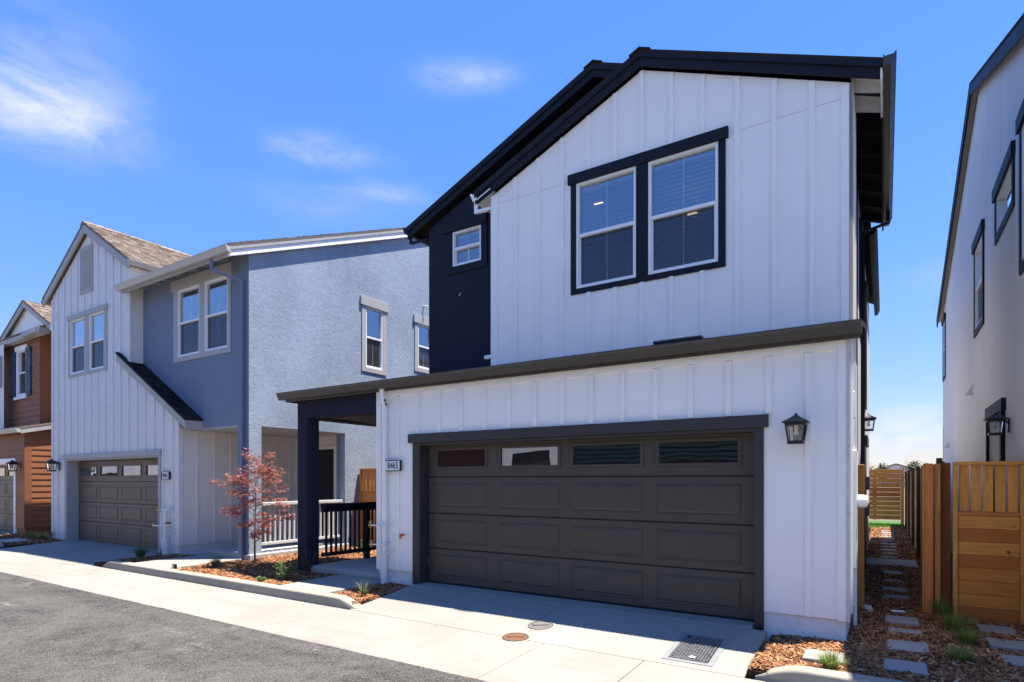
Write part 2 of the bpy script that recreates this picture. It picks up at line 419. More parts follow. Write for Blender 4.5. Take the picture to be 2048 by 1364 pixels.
# ------------------------------------------------------------------ mesh helpers
class MB:
    def __init__(s): s.v = []; s.f = []
    def add(s, vs, fs):
        o = len(s.v); s.v += [tuple(p) for p in vs]; s.f += [tuple(i + o for i in f) for f in fs]; return s
    def poly(s, pts): return s.add(pts, [tuple(range(len(pts)))])
    def box(s, x0, x1, y0, y1, z0, z1, ch=0.0):
        x0, x1 = min(x0, x1), max(x0, x1); y0, y1 = min(y0, y1), max(y0, y1); z0, z1 = min(z0, z1), max(z0, z1)
        c = ((x0 + x1) / 2, (y0 + y1) / 2, (z0 + z1) / 2)
        vs, fs = cbox_geo(x1 - x0, y1 - y0, z1 - z0, ch)
        return s.add([(a + c[0], b + c[1], d + c[2]) for a, b, d in vs], fs)
    def obox(s, c, ax, ay, az, h, ch=0.0):
        vs, fs = cbox_geo(2 * h[0], 2 * h[1], 2 * h[2], ch)
        ax, ay, az, c = Vector(ax), Vector(ay), Vector(az), Vector(c)
        return s.add([tuple(c + ax * a + ay * b + az * d) for a, b, d in vs], fs)
    def prism(s, prof, fn, a0, a1):
        n = len(prof)
        vs = [fn(a0, *p) for p in prof] + [fn(a1, *p) for p in prof]
        fs = [tuple(range(n))[::-1], tuple(range(n, 2 * n))] + [(i, (i + 1) % n, n + (i + 1) % n, n + i) for i in range(n)]
        return s.add(vs, fs)
    def tube(s, pts, rad, n=8, cap=True):
        pts = [Vector(p) for p in pts]
        if isinstance(rad, (int, float)): rad = [rad] * len(pts)
        vs, fs = [], []
        up = Vector((0.31, 0.17, 0.93)).normalized()
        for i, p in enumerate(pts):
            t = (pts[min(i + 1, len(pts) - 1)] - pts[max(i - 1, 0)]).normalized()
            a = t.cross(up)
            if a.length < 1e-3: a = t.cross(Vector((1, 0, 0)))
            a.normalize(); b = t.cross(a)
            for k in range(n):
                w = 2 * math.pi * k / n
                vs.append(p + (a * math.cos(w) + b * math.sin(w)) * rad[i])
        for i in range(len(pts) - 1):
            for k in range(n):
                k2 = (k + 1) % n
                fs.append((i * n + k, i * n + k2, (i + 1) * n + k2, (i + 1) * n + k))
        if cap: fs += [tuple(range(n))[::-1], tuple(range((len(pts) - 1) * n, len(pts) * n))]
        return s.add(vs, fs)
    def mesh(s, name, mat, smooth=False):
        me = bpy.data.meshes.new(name)
        me.from_pydata(s.v, [], s.f)
        me.materials.append(MATS[mat])
        if smooth:
            me.polygons.foreach_set('use_smooth', [True] * len(me.polygons)); me.set_sharp_from_angle(angle=0.7)
        return me

def cbox_geo(dx, dy, dz, ch):
    hx, hy, hz = dx / 2, dy / 2, dz / 2
    if ch <= 0 or min(hx, hy, hz) <= ch * 1.05:
        vs = [(a * hx, b * hy, c * hz) for a in (-1, 1) for b in (-1, 1) for c in (-1, 1)]
        return vs, [(0, 1, 3, 2), (4, 6, 7, 5), (0, 4, 5, 1), (2, 3, 7, 6), (0, 2, 6, 4), (1, 5, 7, 3)]
    vs, idx = [], {}
    for a in (-1, 1):
        for b in (-1, 1):
            for c in (-1, 1):
                for k in range(3):
                    p = [a * (hx - ch), b * (hy - ch), c * (hz - ch)]
                    p[k] = (a * hx, b * hy, c * hz)[k]
                    idx[a, b, c, k] = len(vs); vs.append(tuple(p))
    I = idx; fs = []
    for a in (-1, 1):
        fs.append((I[a, -1, -1, 0], I[a, 1, -1, 0], I[a, 1, 1, 0], I[a, -1, 1, 0]))
        fs.append((I[-1, a, -1, 1], I[1, a, -1, 1], I[1, a, 1, 1], I[-1, a, 1, 1]))
        fs.append((I[-1, -1, a, 2], I[1, -1, a, 2], I[1, 1, a, 2], I[-1, 1, a, 2]))
        for b in (-1, 1):
            fs.append((I[a, b, -1, 0], I[a, b, 1, 0], I[a, b, 1, 1], I[a, b, -1, 1]))
            fs.append((I[a, -1, b, 0], I[a, 1, b, 0], I[a, 1, b, 2], I[a, -1, b, 2]))
            fs.append((I[-1, a, b, 1], I[1, a, b, 1], I[1, a, b, 2], I[-1, a, b, 2]))
            for c in (-1, 1): fs.append((I[a, b, c, 0], I[a, b, c, 1], I[a, b, c, 2]))
    return vs, fs

WT = {}
def link(name, data, parent=None, loc=(0, 0, 0)):
    o = bpy.data.objects.new(name, data); COL.objects.link(o)
    if parent is not None:
        o.parent = parent; o.matrix_parent_inverse = Matrix.Translation(-WT[parent])
    o.location = loc; WT[o] = Vector(loc)
    return o
def add(name, mb, mat, parent=None, smooth=False): return link(name, mb.mesh(name, mat, smooth), parent)
def tag(o, label=None, cat=None, group=None, kind=None):
    for k, v in (('label', label), ('category', cat), ('group', group), ('kind', kind)):
        if v: o[k] = v
    return o
def thing(name, loc, label, cat, group=None): return tag(link(name, None, None, loc), label, cat, group)
MC = {}
def piece(name, parent, mat, x0, x1, y0, y1, z0, z1, ch=0.003):
    """one box-shaped piece; alike pieces share their mesh"""
    d = (round(abs(x1 - x0), 4), round(abs(y1 - y0), 4), round(abs(z1 - z0), 4), ch, mat)
    if d not in MC: MC[d] = MB().box(-d[0] / 2, d[0] / 2, -d[1] / 2, d[1] / 2, -d[2] / 2, d[2] / 2, ch).mesh(name, mat)
    return link(name, MC[d], parent, ((x0 + x1) / 2, (y0 + y1) / 2, (z0 + z1) / 2))

class F:
    """a facade: u along it, v outwards, z up"""
    def __init__(s, axis, c, sign): s.a, s.c, s.s = axis, c, sign
    def p(s, u, v, z): return (u, s.c + s.s * v, z) if s.a == 'y' else (s.c + s.s * v, u, z)
    def ext(s, u0, u1, v0, v1, z0, z1):
        a, b = s.p(u0, v0, z0), s.p(u1, v1, z1)
        return (a[0], b[0], a[1], b[1], a[2], b[2])
    def box(s, mb, *e, ch=0.003): return mb.box(*s.ext(*e), ch)
    def piece(s, name, parent, mat, *e, ch=0.003): return piece(name, parent, mat, *s.ext(*e), ch)

def clip(poly, a, b, keep_less, axis):
    out = []
    for i in range(len(poly)):
        p, q = poly[i], poly[(i + 1) % len(poly)]
        ip = (p[axis] <= a + 1e-9) if keep_less else (p[axis] >= a - 1e-9)
        iq = (q[axis] <= a + 1e-9) if keep_less else (q[axis] >= a - 1e-9)
        if ip: out.append(p)
        if ip != iq:
            t = (a - p[axis]) / (q[axis] - p[axis]); out.append((p[0] + (q[0] - p[0]) * t, p[1] + (q[1] - p[1]) * t))
    return out
def wall(parent, f, poly, mat, holes=(), reveal=0.12, name='wall', back=False):
    """sheet wall with real openings and their reveals"""
    mb = MB()
    us = sorted({h[0] for h in holes} | {h[1] for h in holes} | {min(p[0] for p in poly), max(p[0] for p in poly)})
    for u0, u1 in zip(us, us[1:]):
        zs = sorted({min(p[1] for p in poly), max(p[1] for p in poly)} | {z for h in holes for z in h[2:4] if h[0] < u1 - 1e-6 and h[1] > u0 + 1e-6})
        for z0, z1 in zip(zs, zs[1:]):
            if any(h[0] <= u0 + 1e-6 and h[1] >= u1 - 1e-6 and h[2] <= z0 + 1e-6 and h[3] >= z1 - 1e-6 for h in holes): continue
            q = list(poly)
            for a, less, ax in ((u0, False, 0), (u1, True, 0), (z0, False, 1), (z1, True, 1)):
                if q: q = clip(q, a, None, less, ax)
            if len(q) >= 3: mb.poly([f.p(u, 0, z) for u, z in q])
    pz = min(p[1] for p in poly)
    for h in holes:
        a, b, z0, z1 = h
        if z0 <= pz + .001: continue
        for (ua, za, ub, zb) in ((a, z0, a, z1), (b, z0, b, z1), (a, z0, b, z0), (a, z1, b, z1)):
            mb.poly([f.p(ua, 0, za), f.p(ub, 0, zb), f.p(ub, -reveal, zb), f.p(ua, -reveal, za)])
    return add(name, mb, mat, parent)

def window(parent, f, units, trim, trim_mat, head=None, split=0.5, mun=True, crossbar=False, blinds=True, slat_dz=0.060, frame_mat='white_vinyl', tilt=-14, label=None, screen=True):
    """casing mesh = the window part; frame, panes, slats are its sub-parts.  trim=(u0,u1,z0,z1), head=(u0,u1,z0,z1)"""
    u0, u1, z0, z1 = trim
    c = MB()
    ua, ub = min(x[0] for x in units), max(x[1] for x in units)
    f.box(c, u0, ua, 0, .024, z0, z1); f.box(c, ub, u1, 0, .024, z0, z1)
    za = min(x[2] for x in units)
    f.box(c, ua, ub, 0, .024, z0, za)
    su = sorted(units)
    for a, b in zip(su, su[1:]): f.box(c, a[1], b[0], 0, .024, za, z1)
    if head: f.box(c, *head[:2], 0, .05, *head[2:])
    w = add('window', c, trim_mat, parent)
    if label: w['label'] = label
    for (a, b, s0, s1) in units:
        fr = MB(); t = .038
        zm = s0 + (s1 - s0) * split
        f.box(fr, a, a + t, -.09, .012, s0, s1); f.box(fr, b - t, b, -.09, .012, s0, s1)
        f.box(fr, a + t, b - t, -.09, .012, s0, s0 + t); f.box(fr, a + t, b - t, -.09, .012, s1 - t, s1)
        if split > 0:
            f.box(fr, a + t, b - t, -.07, .006, zm - .024, zm + .024)
            k = .022
            f.box(fr, a + t, a + t + k, -.075, -.02, s0 + t, zm - .024); f.box(fr, b - t - k, b - t, -.075, -.02, s0 + t, zm - .024)
            f.box(fr, a + t, b - t, -.075, -.022, s0 + t, s0 + t + k)
        um = (a + b) / 2
        if mun:
            f.box(fr, um - .007, um + .007, -.062, -.048, s0 + t, s1 - t, ch=0)
        if crossbar:
            f.box(fr, a + t, b - t, -.0625, -.0485, zm - .007, zm + .007, ch=0)
        add('frame', fr, frame_mat, w)
        sp = ([(s0 + t, zm - .024, -.052), (zm + .024, s1 - t, -.044)] if split > 0 else [(s0 + t, s1 - t, -.046)])
        for (p0, p1, v) in sp:
            add('pane', MB().poly([f.p(a + t, v, p0), f.p(b - t, v, p0), f.p(b - t, v, p1), f.p(a + t, v, p1)]), 'glass', w)
        if split > 0 and screen:
            add('insect_screen', MB().poly([f.p(a + t + .02, -.03, s0 + t + .02), f.p(b - t - .02, -.03, s0 + t + .02), f.p(b - t - .02, -.03, zm - .024), f.p(a + t + .02, -.03, zm - .024)]), 'screen', w)
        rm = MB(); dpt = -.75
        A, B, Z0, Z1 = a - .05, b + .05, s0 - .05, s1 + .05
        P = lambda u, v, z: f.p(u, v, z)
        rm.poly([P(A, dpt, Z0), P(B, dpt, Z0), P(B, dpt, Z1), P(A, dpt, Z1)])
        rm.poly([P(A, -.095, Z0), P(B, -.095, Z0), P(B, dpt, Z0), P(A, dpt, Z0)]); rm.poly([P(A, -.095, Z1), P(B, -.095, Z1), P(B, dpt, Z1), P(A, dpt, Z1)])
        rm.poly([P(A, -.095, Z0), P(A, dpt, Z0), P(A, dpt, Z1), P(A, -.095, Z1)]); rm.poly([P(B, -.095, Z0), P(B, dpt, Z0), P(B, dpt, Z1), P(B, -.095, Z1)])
        add('room_lining', rm, 'unlit_room', w)
        if blinds:
            key = (f.a, f.s, round(b - a, 3), tilt)
            if key not in MC:
                ang = R(tilt); hw = .025; L_ = (b - a) / 2 - t - .008
                dv, dz = math.cos(ang) * hw, math.sin(ang) * hw
                o = MB(); q = F(f.a, 0, f.s)
                o.poly([q.p(-L_, dv, -dz), q.p(L_, dv, -dz), q.p(L_, 0, .003), q.p(-L_, 0, .003)])
                o.poly([q.p(-L_, 0, .003), q.p(L_, 0, .003), q.p(L_, -dv, dz), q.p(-L_, -dv, dz)])
                MC[key] = o.mesh('blind_slat', 'blind')
            z = s1 - t - .06
            f.piece('blind_rail', w, 'blind', a + t + .004, b - t - .004, -.15, -.10, s1 - t - .05, s1 - t - .004)
            while z > s0 + t + .04:
                link('blind_slat', MC[key], w, f.p((a + b) / 2, -.125, z)); z -= slat_dz
    return w

def battens(parent, f, us, zlo, zhi, mat, w=.064, d=.028):
    for u in us:
        a = zlo(u) if callable(zlo) else zlo; b = zhi(u) if callable(zhi) else zhi
        segs = b if isinstance(b, list) else [(a, b)]
        for (p, q) in segs:
            if q - p > .03: f.piece('batten', parent, mat, u - w / 2, u + w / 2, -.004, d, p, q, ch=.003)

def slab_roof(parent, name, mat, p0, p1, p2, p3, th):
    """sloped slab, corners in order, thickness downwards"""
    vs = [Vector(p) for p in (p0, p1, p2, p3)]
    dn = Vector((0, 0, -th))
    mb = MB().add(vs + [v + dn for v in vs], [(0, 1, 2, 3), (7, 6, 5, 4), (0, 4, 5, 1), (1, 5, 6, 2), (2, 6, 7, 3), (3, 7, 4, 0)])
    return add(name, mb, mat, parent)

def shingles(parent, o, u, up, width, length, mat, course=.14, tab=.22, lift=.012, name='shingles'):
    """courses of tabs laid up a roof plane; too small to pick apart, so one mesh"""
    o, u, up = Vector(o), Vector(u).normalized(), Vector(up).normalized()
    n = u.cross(up).normalized()
    if n.z < 0: n = -n
    mb = MB(); k = 0; s = 0.0
    while s < length - .01:
        e = min(s + course + .03, length); x = -random.random() * tab
        while x < width:
            w = tab * random.uniform(.55, 1.25); a, b = max(0, x + .003), min(width, x + w - .003); x += w
            if b - a < .02: continue
            lf = lift * random.uniform(.8, 1.5); dr = random.uniform(-.008, .008)
            A = o + u * a + up * max(0, s + dr); B = o + u * b + up * max(0, s + dr); C = o + u * b + up * e; D = o + u * a + up * e
            t1, t2 = n * (lf + .006), n * .002
            mb.add([A + t1, B + t1, C + t2, D + t2, A, B], [(0, 1, 2, 3), (4, 5, 1, 0), (4, 0, 3), (5, 2, 1)])
        s += course; k += 1
    return tag(add(name, mb, mat, parent), kind='stuff')

def gutter_prof(): return [(0, 0), (0, -.13), (.075, -.13), (.085, -.10), (.10, -.07), (.112, -.035), (.125, -.02), (.125, 0), (.112, 0), (.10, -.02), (.012, -.02), (.012, 0)]
def gutter(parent, mat, along, a0, a1, c, z, sign, name='gutter'):
    if along == 'x': fn = lambda a, o, h: (a, c + sign * o, z + h)
    else: fn = lambda a, o, h: (c + sign * o, a, z + h)
    return add(name, MB().prism(gutter_prof(), fn, a0, a1), mat, parent)

def square_pipe(parent, mat, pts, w=.06, name='downspout'):
    mb = MB()
    pts = [Vector(p) for p in pts]
    for a, b in zip(pts, pts[1:]):
        d = (b - a); L_ = d.length; d.normalize()
        x = d.cross(Vector((0, 0, 1)))
        if x.length < .1: x = Vector((1, 0, 0))
        x.normalize(); y = d.cross(x)
        mb.obox((a + b) / 2, x, y, d, (w / 2, w * .4, L_ / 2 + w * .35), .004)
    return add(name, mb, mat, parent)

def text_mesh(name, body, size, mat, parent, origin, xdir, up, depth=.004):
    cu = bpy.data.curves.new('numerals', 'FONT'); cu.body = body; cu.size = size; cu.extrude = depth / 2; cu.align_x = 'CENTER'; cu.align_y = 'CENTER'; cu.offset = 0.0
    t = bpy.data.objects.new('tmp_text', cu); COL.objects.link(t)
    dg = bpy.context.evaluated_depsgraph_get(); me = bpy.data.meshes.new_from_object(t.evaluated_get(dg))
    bpy.data.objects.remove(t)
    x, y = Vector(xdir) * .80, Vector(up); z = Vector(xdir).cross(y)
    M = Matrix((x, y, z)).transposed().to_4x4(); M.translation = Vector(origin); me.transform(M)
    me.materials.clear(); me.materials.append(MATS[mat])
    return link(name, me, parent)

# ------------------------------------------------------------------ ground, road, pavement
tag(add('ground', MB().poly([(-900, -900, -.32), (900, -900, -.32), (900, 900, -.32), (-900, 900, -.32)]), 'ground_dirt'), kind='structure')
rd = MB(); e_ = [(-34 + .05 * k, 4.332 + random.uniform(-.006, .006) + .008 * math.sin(k * .05 * 1.3) + .004 * math.sin(k * .05 * 7)) for k in range(int(44 / .05))]
ring = [(60, -3.9), (60, 4.33)] + [p for p in reversed(e_)] + [(-90, 4.33), (-90, -3.9)]
rd.add([(x, y, -.172) for x, y in ring] + [(x, y, -.45) for x, y in ring], [tuple(range(len(ring)))] + [(i, (i + 1) % len(ring), len(ring) + (i + 1) % len(ring), len(ring) + i) for i in range(len(ring))])
tag(add('road', rd, 'asphalt'), kind='structure')

def strip_z(y): return -.15 - .02 * (5.63 - y)
pav = tag(link('pavement', None, None, (0, 5, -.16)), kind='structure')
xs = [-2.03 + 1.14 * k for k in range(10, -31, -1)]
SLAB = {}
def slab(name, parent, x0, x1, y0, y1, za, zb, mat, th=.14, gap=.004, ch=.006):
    """slab whose top runs from za at y0 to zb at y1"""
    key = (round(x1 - x0, 3), round(y1 - y0, 3), round(zb - za, 4), mat)
    if key not in SLAB:
        hx, hy = (x1 - x0) / 2 - gap, (y1 - y0) / 2 - gap
        vs, fs = cbox_geo(2 * hx, 2 * hy, th, ch)
        vs = [(a, b, c - th / 2 + (zb - za) * (b / (y1 - y0))) for a, b, c in vs]
        SLAB[key] = MB().add(vs, fs).mesh(name, mat)
    return link(name, SLAB[key], parent, ((x0 + x1) / 2, (y0 + y1) / 2, (za + zb) / 2))
for a, b in zip(xs[1:], xs): slab('slab', pav, a, b, 4.33, 5.63, strip_z(4.33), -.15, 'concrete')
pb = MB().box(xs[-1], xs[0], 4.34, 5.66, -.4, -.20); add('bedding', pb, 'soil', pav)

drv = tag(link('driveway', None, None, (-3.7, 6.2, -.1)), kind='structure')
slab('slab', drv, -6.28, -3.6, 5.632, 6.9, -.15, 0, 'concrete_drive', .16)
slab('slab', drv, -3.6, -1.08, 5.632, 6.9, -.15, 0, 'concrete_drive', .16)
add('threshold', MB().box(-6.24, -1.26, 6.905, 7.45, -.2, .004, .006), 'concrete_drive', drv)
add('bedding', MB().box(-6.2, -1.15, 5.7, 7.4, -.4, -.17), 'soil', drv)
drv2 = tag(link('driveway', None, None, (-17, 6.2, -.1)), kind='structure')
slab('slab', drv2, -19.55, -14.15, 5.632, 7.0, -.15, -.07, 'concrete_drive', .16)
add('threshold', MB().box(-19.5, -14.5, 7.005, 7.6, -.2, -.066, .006), 'concrete_drive', drv2)
drv3 = tag(link('driveway', None, None, (-26, 6.2, -.1)), kind='structure')
slab('slab', drv3, -28.5, -23.35, 5.632, 7.3, -.15, -.04, 'concrete_drive', .16)

def kerb(x0, x1, label=None, end0=True, end1=True, y0=5.66, y1=5.84, ztop=-.015, seams=()):
    """raised kerb with tapered ends and real cut joints"""
    root = tag(link('kerb', None, None, ((x0 + x1) / 2, 5.75, -.15)), kind='structure')
    cuts = [x0] + sorted(seams) + [x1]
    for i, (a, b) in enumerate(zip(cuts, cuts[1:])):
        mb = MB(); n = max(2, int((b - a) / .06)); rings = []
        if not (x1 - x0) > 0: continue
        for k in range(n + 1):
            x = a + (b - a) * k / n
            xx = min(max(x, a + .002), b - .002)
            h = 1.0
            if end0: h = min(h, .12 + .88 * math.sin(min(1, (x - x0) / .42) * math.pi / 2))
            if end1: h = min(h, .12 + .88 * math.sin(min(1, (x1 - x) / .42) * math.pi / 2))
            zt = -.15 + (ztop + .15) * h
            w = y0 + (1 - h) * .03
            r_ = min(.022, (zt + .16) * .4)
            rings.append([(xx, w - .012, -.26), (xx, w, zt - r_), (xx, w + r_ * .35, zt - r_ * .3), (xx, w + r_, zt), (xx, y1 - .012, zt), (xx, y1, zt - .012), (xx, y1, -.26)])
        m = len(rings[0])
        for r in rings: mb.v += r
        for k in range(n):
            for j in range(m - 1): mb.f.append((k * m + j, (k + 1) * m + j, (k + 1) * m + j + 1, k * m + j + 1))
        mb.f.append(tuple(range(m))[::-1]); mb.f.append(tuple(n * m + j for j in range(m)))
        add('kerb_stone', mb, 'kerb_concrete', root, True)
    return root
kerb(-13.75, -6.2, seams=(-11.6, -9.45, -7.9, -7.0))
kerb(-1.0, 7.0, seams=(1.1, 3.2), end1=False)
kerb(-23.2, -19.6, seams=(-21.4,))

# planting beds (soil under the bark)
BED = []
def bed(x0, x1, y0, y1, z, mat='soil'):
    n = tag(add('planting_bed', MB().box(x0, x1, y0, y1, -.4, z), mat), kind='structure'); BED.append((x0, x1, y0, y1, z)); return n
bed(-13.72, -8.16, 5.70, 7.16, -.085)
bed(-7.0, -6.29, 5.70, 7.075, -.09)
bed(-13.55, -9.08, 7.165, 7.48, -.084)
bed(-11.36, -9.25, 7.485, 13.5, -.06)
bed(-1.07, 4.0, 5.70, 9.3, -.095)
bed(-.40, .62, 9.305, 25.0, -.08)
bed(-23.4, -19.56, 5.70, 8.2, -.11)
bed(-14.14, -13.73, 5.70, 7.16, -.10)

# porch steps and paths
pth = tag(link('path', None, None, (-7.6, 6.4, -.05)), kind='structure')
slab('slab', pth, -8.15, -7.02, 5.85, 7.14, -.03, -.02, 'concrete_drive', .16)
pth2 = tag(link('path', None, None, (-12, 6.5, -.05)), kind='structure')
slab('slab', pth2, -12.95, -11.55, 5.85, 7.44, -.04, -.03, 'concrete_drive', .16)
pth3 = tag(link('path', None, None, (-20.6, 6.5, -.05)), kind='structure')
slab('slab', pth3, -21.5, -20.5, 5.9, 6.7, -.07, -.06, 'concrete_grey', .16)

# ------------------------------------------------------------------ bark mulch
def chips(regions, name='bark_mulch', skip=()):
    V, Fc = [], []; base = 0
    for (x0, x1, y0, y1, z, dens, size) in regions:
        n = int((x1 - x0) * (y1 - y0) * dens)
        x = RNG.uniform(x0, x1, n); y = RNG.uniform(y0, y1, n)
        keep = np.ones(n, bool)
        for (a, b, c, d) in skip: keep &= ~((x > a) & (x < b) & (y > c) & (y < d))
        x, y = x[keep], y[keep]; n = len(x)
        L_ = size * RNG.lognormal(0, .45, n); W = size * .16 * RNG.lognormal(0, .4, n) + .002; T = W * .35
        hump = .012 * np.sin(x * 5.1 + y * 3.3) + .012 * np.sin(y * 6.7 - x * 2.2)
        zz = z + RNG.uniform(.0, .035, n) + hump
        th = RNG.uniform(0, 2 * np.pi, n); ph = RNG.normal(0, .28, n); ro = RNG.normal(0, .6, n)
        ct, st, cp, sp = np.cos(th), np.sin(th), np.cos(ph), np.sin(ph)
        A = np.stack([ct * cp, st * cp, sp], 1); B0 = np.stack([-st, ct, np.zeros(n)], 1); C0 = np.cross(A, B0)
        B = B0 * np.cos(ro)[:, None] + C0 * np.sin(ro)[:, None]; C = np.cross(A, B)
        P = np.stack([x, y, zz], 1)
        j = RNG.uniform(.5, 1, (n, 2))
        def q(a, b, c): return P + A * (a * L_)[:, None] + B * (b * W)[:, None] + C * (c * T)[:, None]
        o = np.ones(n)
        vs = np.stack([q(-.5 * o, -.5 * j[:, 0], 0 * o), q(-.5 * j[:, 1], .5 * o, 0 * o), q(.5 * o, .5 * j[:, 0], 0 * o), q(.5 * j[:, 1], -.5 * o, 0 * o),
                       q(-.42 * o, 0 * o, 1 * o), q(.42 * o, 0 * o, 1 * o)], 1)
        V.append(vs.reshape(-1, 3))
        f = np.array([[0, 4, 1], [1, 4, 5], [1, 5, 2], [2, 5, 3], [3, 5, 0], [0, 5, 4]])
        Fc.append((np.arange(n)[:, None, None] * 6 + f[None] + base).reshape(-1, 3)); base += n * 6
    V = np.concatenate(V); Fc = np.concatenate(Fc)
    me = bpy.data.meshes.new(name); me.vertices.add(len(V)); me.vertices.foreach_set('co', V.ravel().astype(np.float32))
    me.loops.add(Fc.size); me.loops.foreach_set('vertex_index', Fc.ravel().astype(np.int32))
    me.polygons.add(len(Fc)); me.polygons.foreach_set('loop_start', (np.arange(len(Fc)) * 3).astype(np.int32)); me.polygons.foreach_set('loop_total', np.full(len(Fc), 3, np.int32))
    me.materials.append(MATS['mulch']); me.update(calc_edges=True); me.validate()
    return tag(link(name, me), kind='stuff')
STONE_NEAR = [(.0, .34, 8.34, 8.72), (.03, .36, 7.74, 8.02), (.02, .37, 7.02, 7.39), (-.01, .32, 6.22, 6.61), (-.67, -.33, 6.20, 6.56),
              (.90, 1.24, 8.34, 8.75), (.91, 1.25, 7.68, 8.06), (.93, 1.28, 7.0, 7.36)]
chips([(-1.0, 2.2, 5.86, 7.1, -.09, 7500, .072), (-1.06, -.90, 5.72, 6.9, -.10, 6000, .06), (-.33, 2.2, 7.1, 9.3, -.09, 6500, .070), (2.2, 4, 5.84, 9.3, -.09, 1500, .07)],
      skip=[(a + .015, b - .015, c + .015, d - .015) for a, b, c, d in STONE_NEAR])
o_ = bpy.data.objects['bark_mulch']; tag(o_, 'shredded red brown bark mulch around the stepping stones at the right', 'mulch')
PATH_ST = [(-.03, .28, y, y + .36) for y in (9.95, 10.66, 11.5, 12.6)] + [(-.10, .24, 15.1 + .8 * i, 15.46 + .8 * i) for i in range(11)]
chips([(-.34, .62, 9.3, 14, -.075, 3800, .065), (-.38, .62, 14, 25, -.075, 1600, .08)], 'bark_mulch', skip=[(-.36, .57, 13.64, 14.77)] + [(a + .02, b - .02, c + .02, d - .02) for a, b, c, d in PATH_ST])
tag(bpy.data.objects['bark_mulch.001'], 'dark bark mulch along the shaded side path between the houses', 'mulch')
chips([(-11.5, -8.17, 5.85, 7.5, -.08, 4200, .075), (-6.99, -6.3, 5.86, 7.07, -.085, 6000, .066), (-6.4, -6.3, 5.72, 5.86, -.10, 5000, .05), (-9.07, -8.17, 5.85, 7.12, -.08, 2000, .07), (-11.34, -9.25, 7.48, 10.5, -.055, 2200, .08),
       (-13.7, -12.96, 5.85, 7.16, -.08, 2500, .08)], 'bark_mulch', skip=[(-13.0, -11.5, 5.8, 7.45)])
tag(bpy.data.objects['bark_mulch.002'], 'reddish bark mulch in the kerbed bed around the young maple', 'mulch')
chips([(-23.3, -19.6, 5.9, 8.1, -.10, 1300, .10)], 'bark_mulch', skip=[(-21.5, -20.5, 5.9, 6.7)])
tag(bpy.data.objects['bark_mulch.003'], 'bark mulch in the bed beside the brown house', 'mulch')

# ------------------------------------------------------------------ MAIN HOUSE (white and navy)
H = thing('house', (-3.7, 10, 0), 'two storey white board and batten and navy house, address 8465', 'house')
GF = F('y', 7.08, -1)
gw = wall(H, GF, [(-7.18, .17), (-.33, .17), (-.33, 3.15), (-7.18, 3.15)], 'white_siding', [(-6.26, -1.24, .17, 2.24)], .2)
gw['label'] = 'white board and batten garage wall'
battens(gw, GF, [-6.72], .17, 3.03, 'white_siding')
battens(gw, GF, [-6.29 + .4325 * k for k in range(13)], 2.39, 3.03, 'white_siding')
battens(gw, GF, [-.70], .17, 3.03, 'white_siding')
GF.piece('corner_board', gw, 'white_trim', -.425, -.306, -.03, .024, .16, 3.15); GF.piece('corner_board', gw, 'white_trim', -7.205, -7.09, -.03, .024, .16, 3.15)
GF.piece('frieze_board', gw, 'white_trim', -7.09, -.425, -.003, .026, 3.035, 3.15)
add('foundation', MB().box(-7.16, -6.39, 7.1, 7.3, -.3, .172), 'foundation', H); add('foundation', MB().box(-1.155, -.35, 7.1, 8.6, -.3, .172), 'foundation', H)
tr = MB()
GF.box(tr, -6.40, -6.25, -.19, .022, -.02, 2.24); GF.box(tr, -1.25, -1.15, -.19, .022, -.02, 2.24)
GF.box(tr, -6.25, -1.25, -.19, .02, 2.20, 2.242); GF.box(tr, -6.475, -1.10, -.003, .05, 2.243, 2.385)
add('door_trim', tr, 'bronze_trim', H)

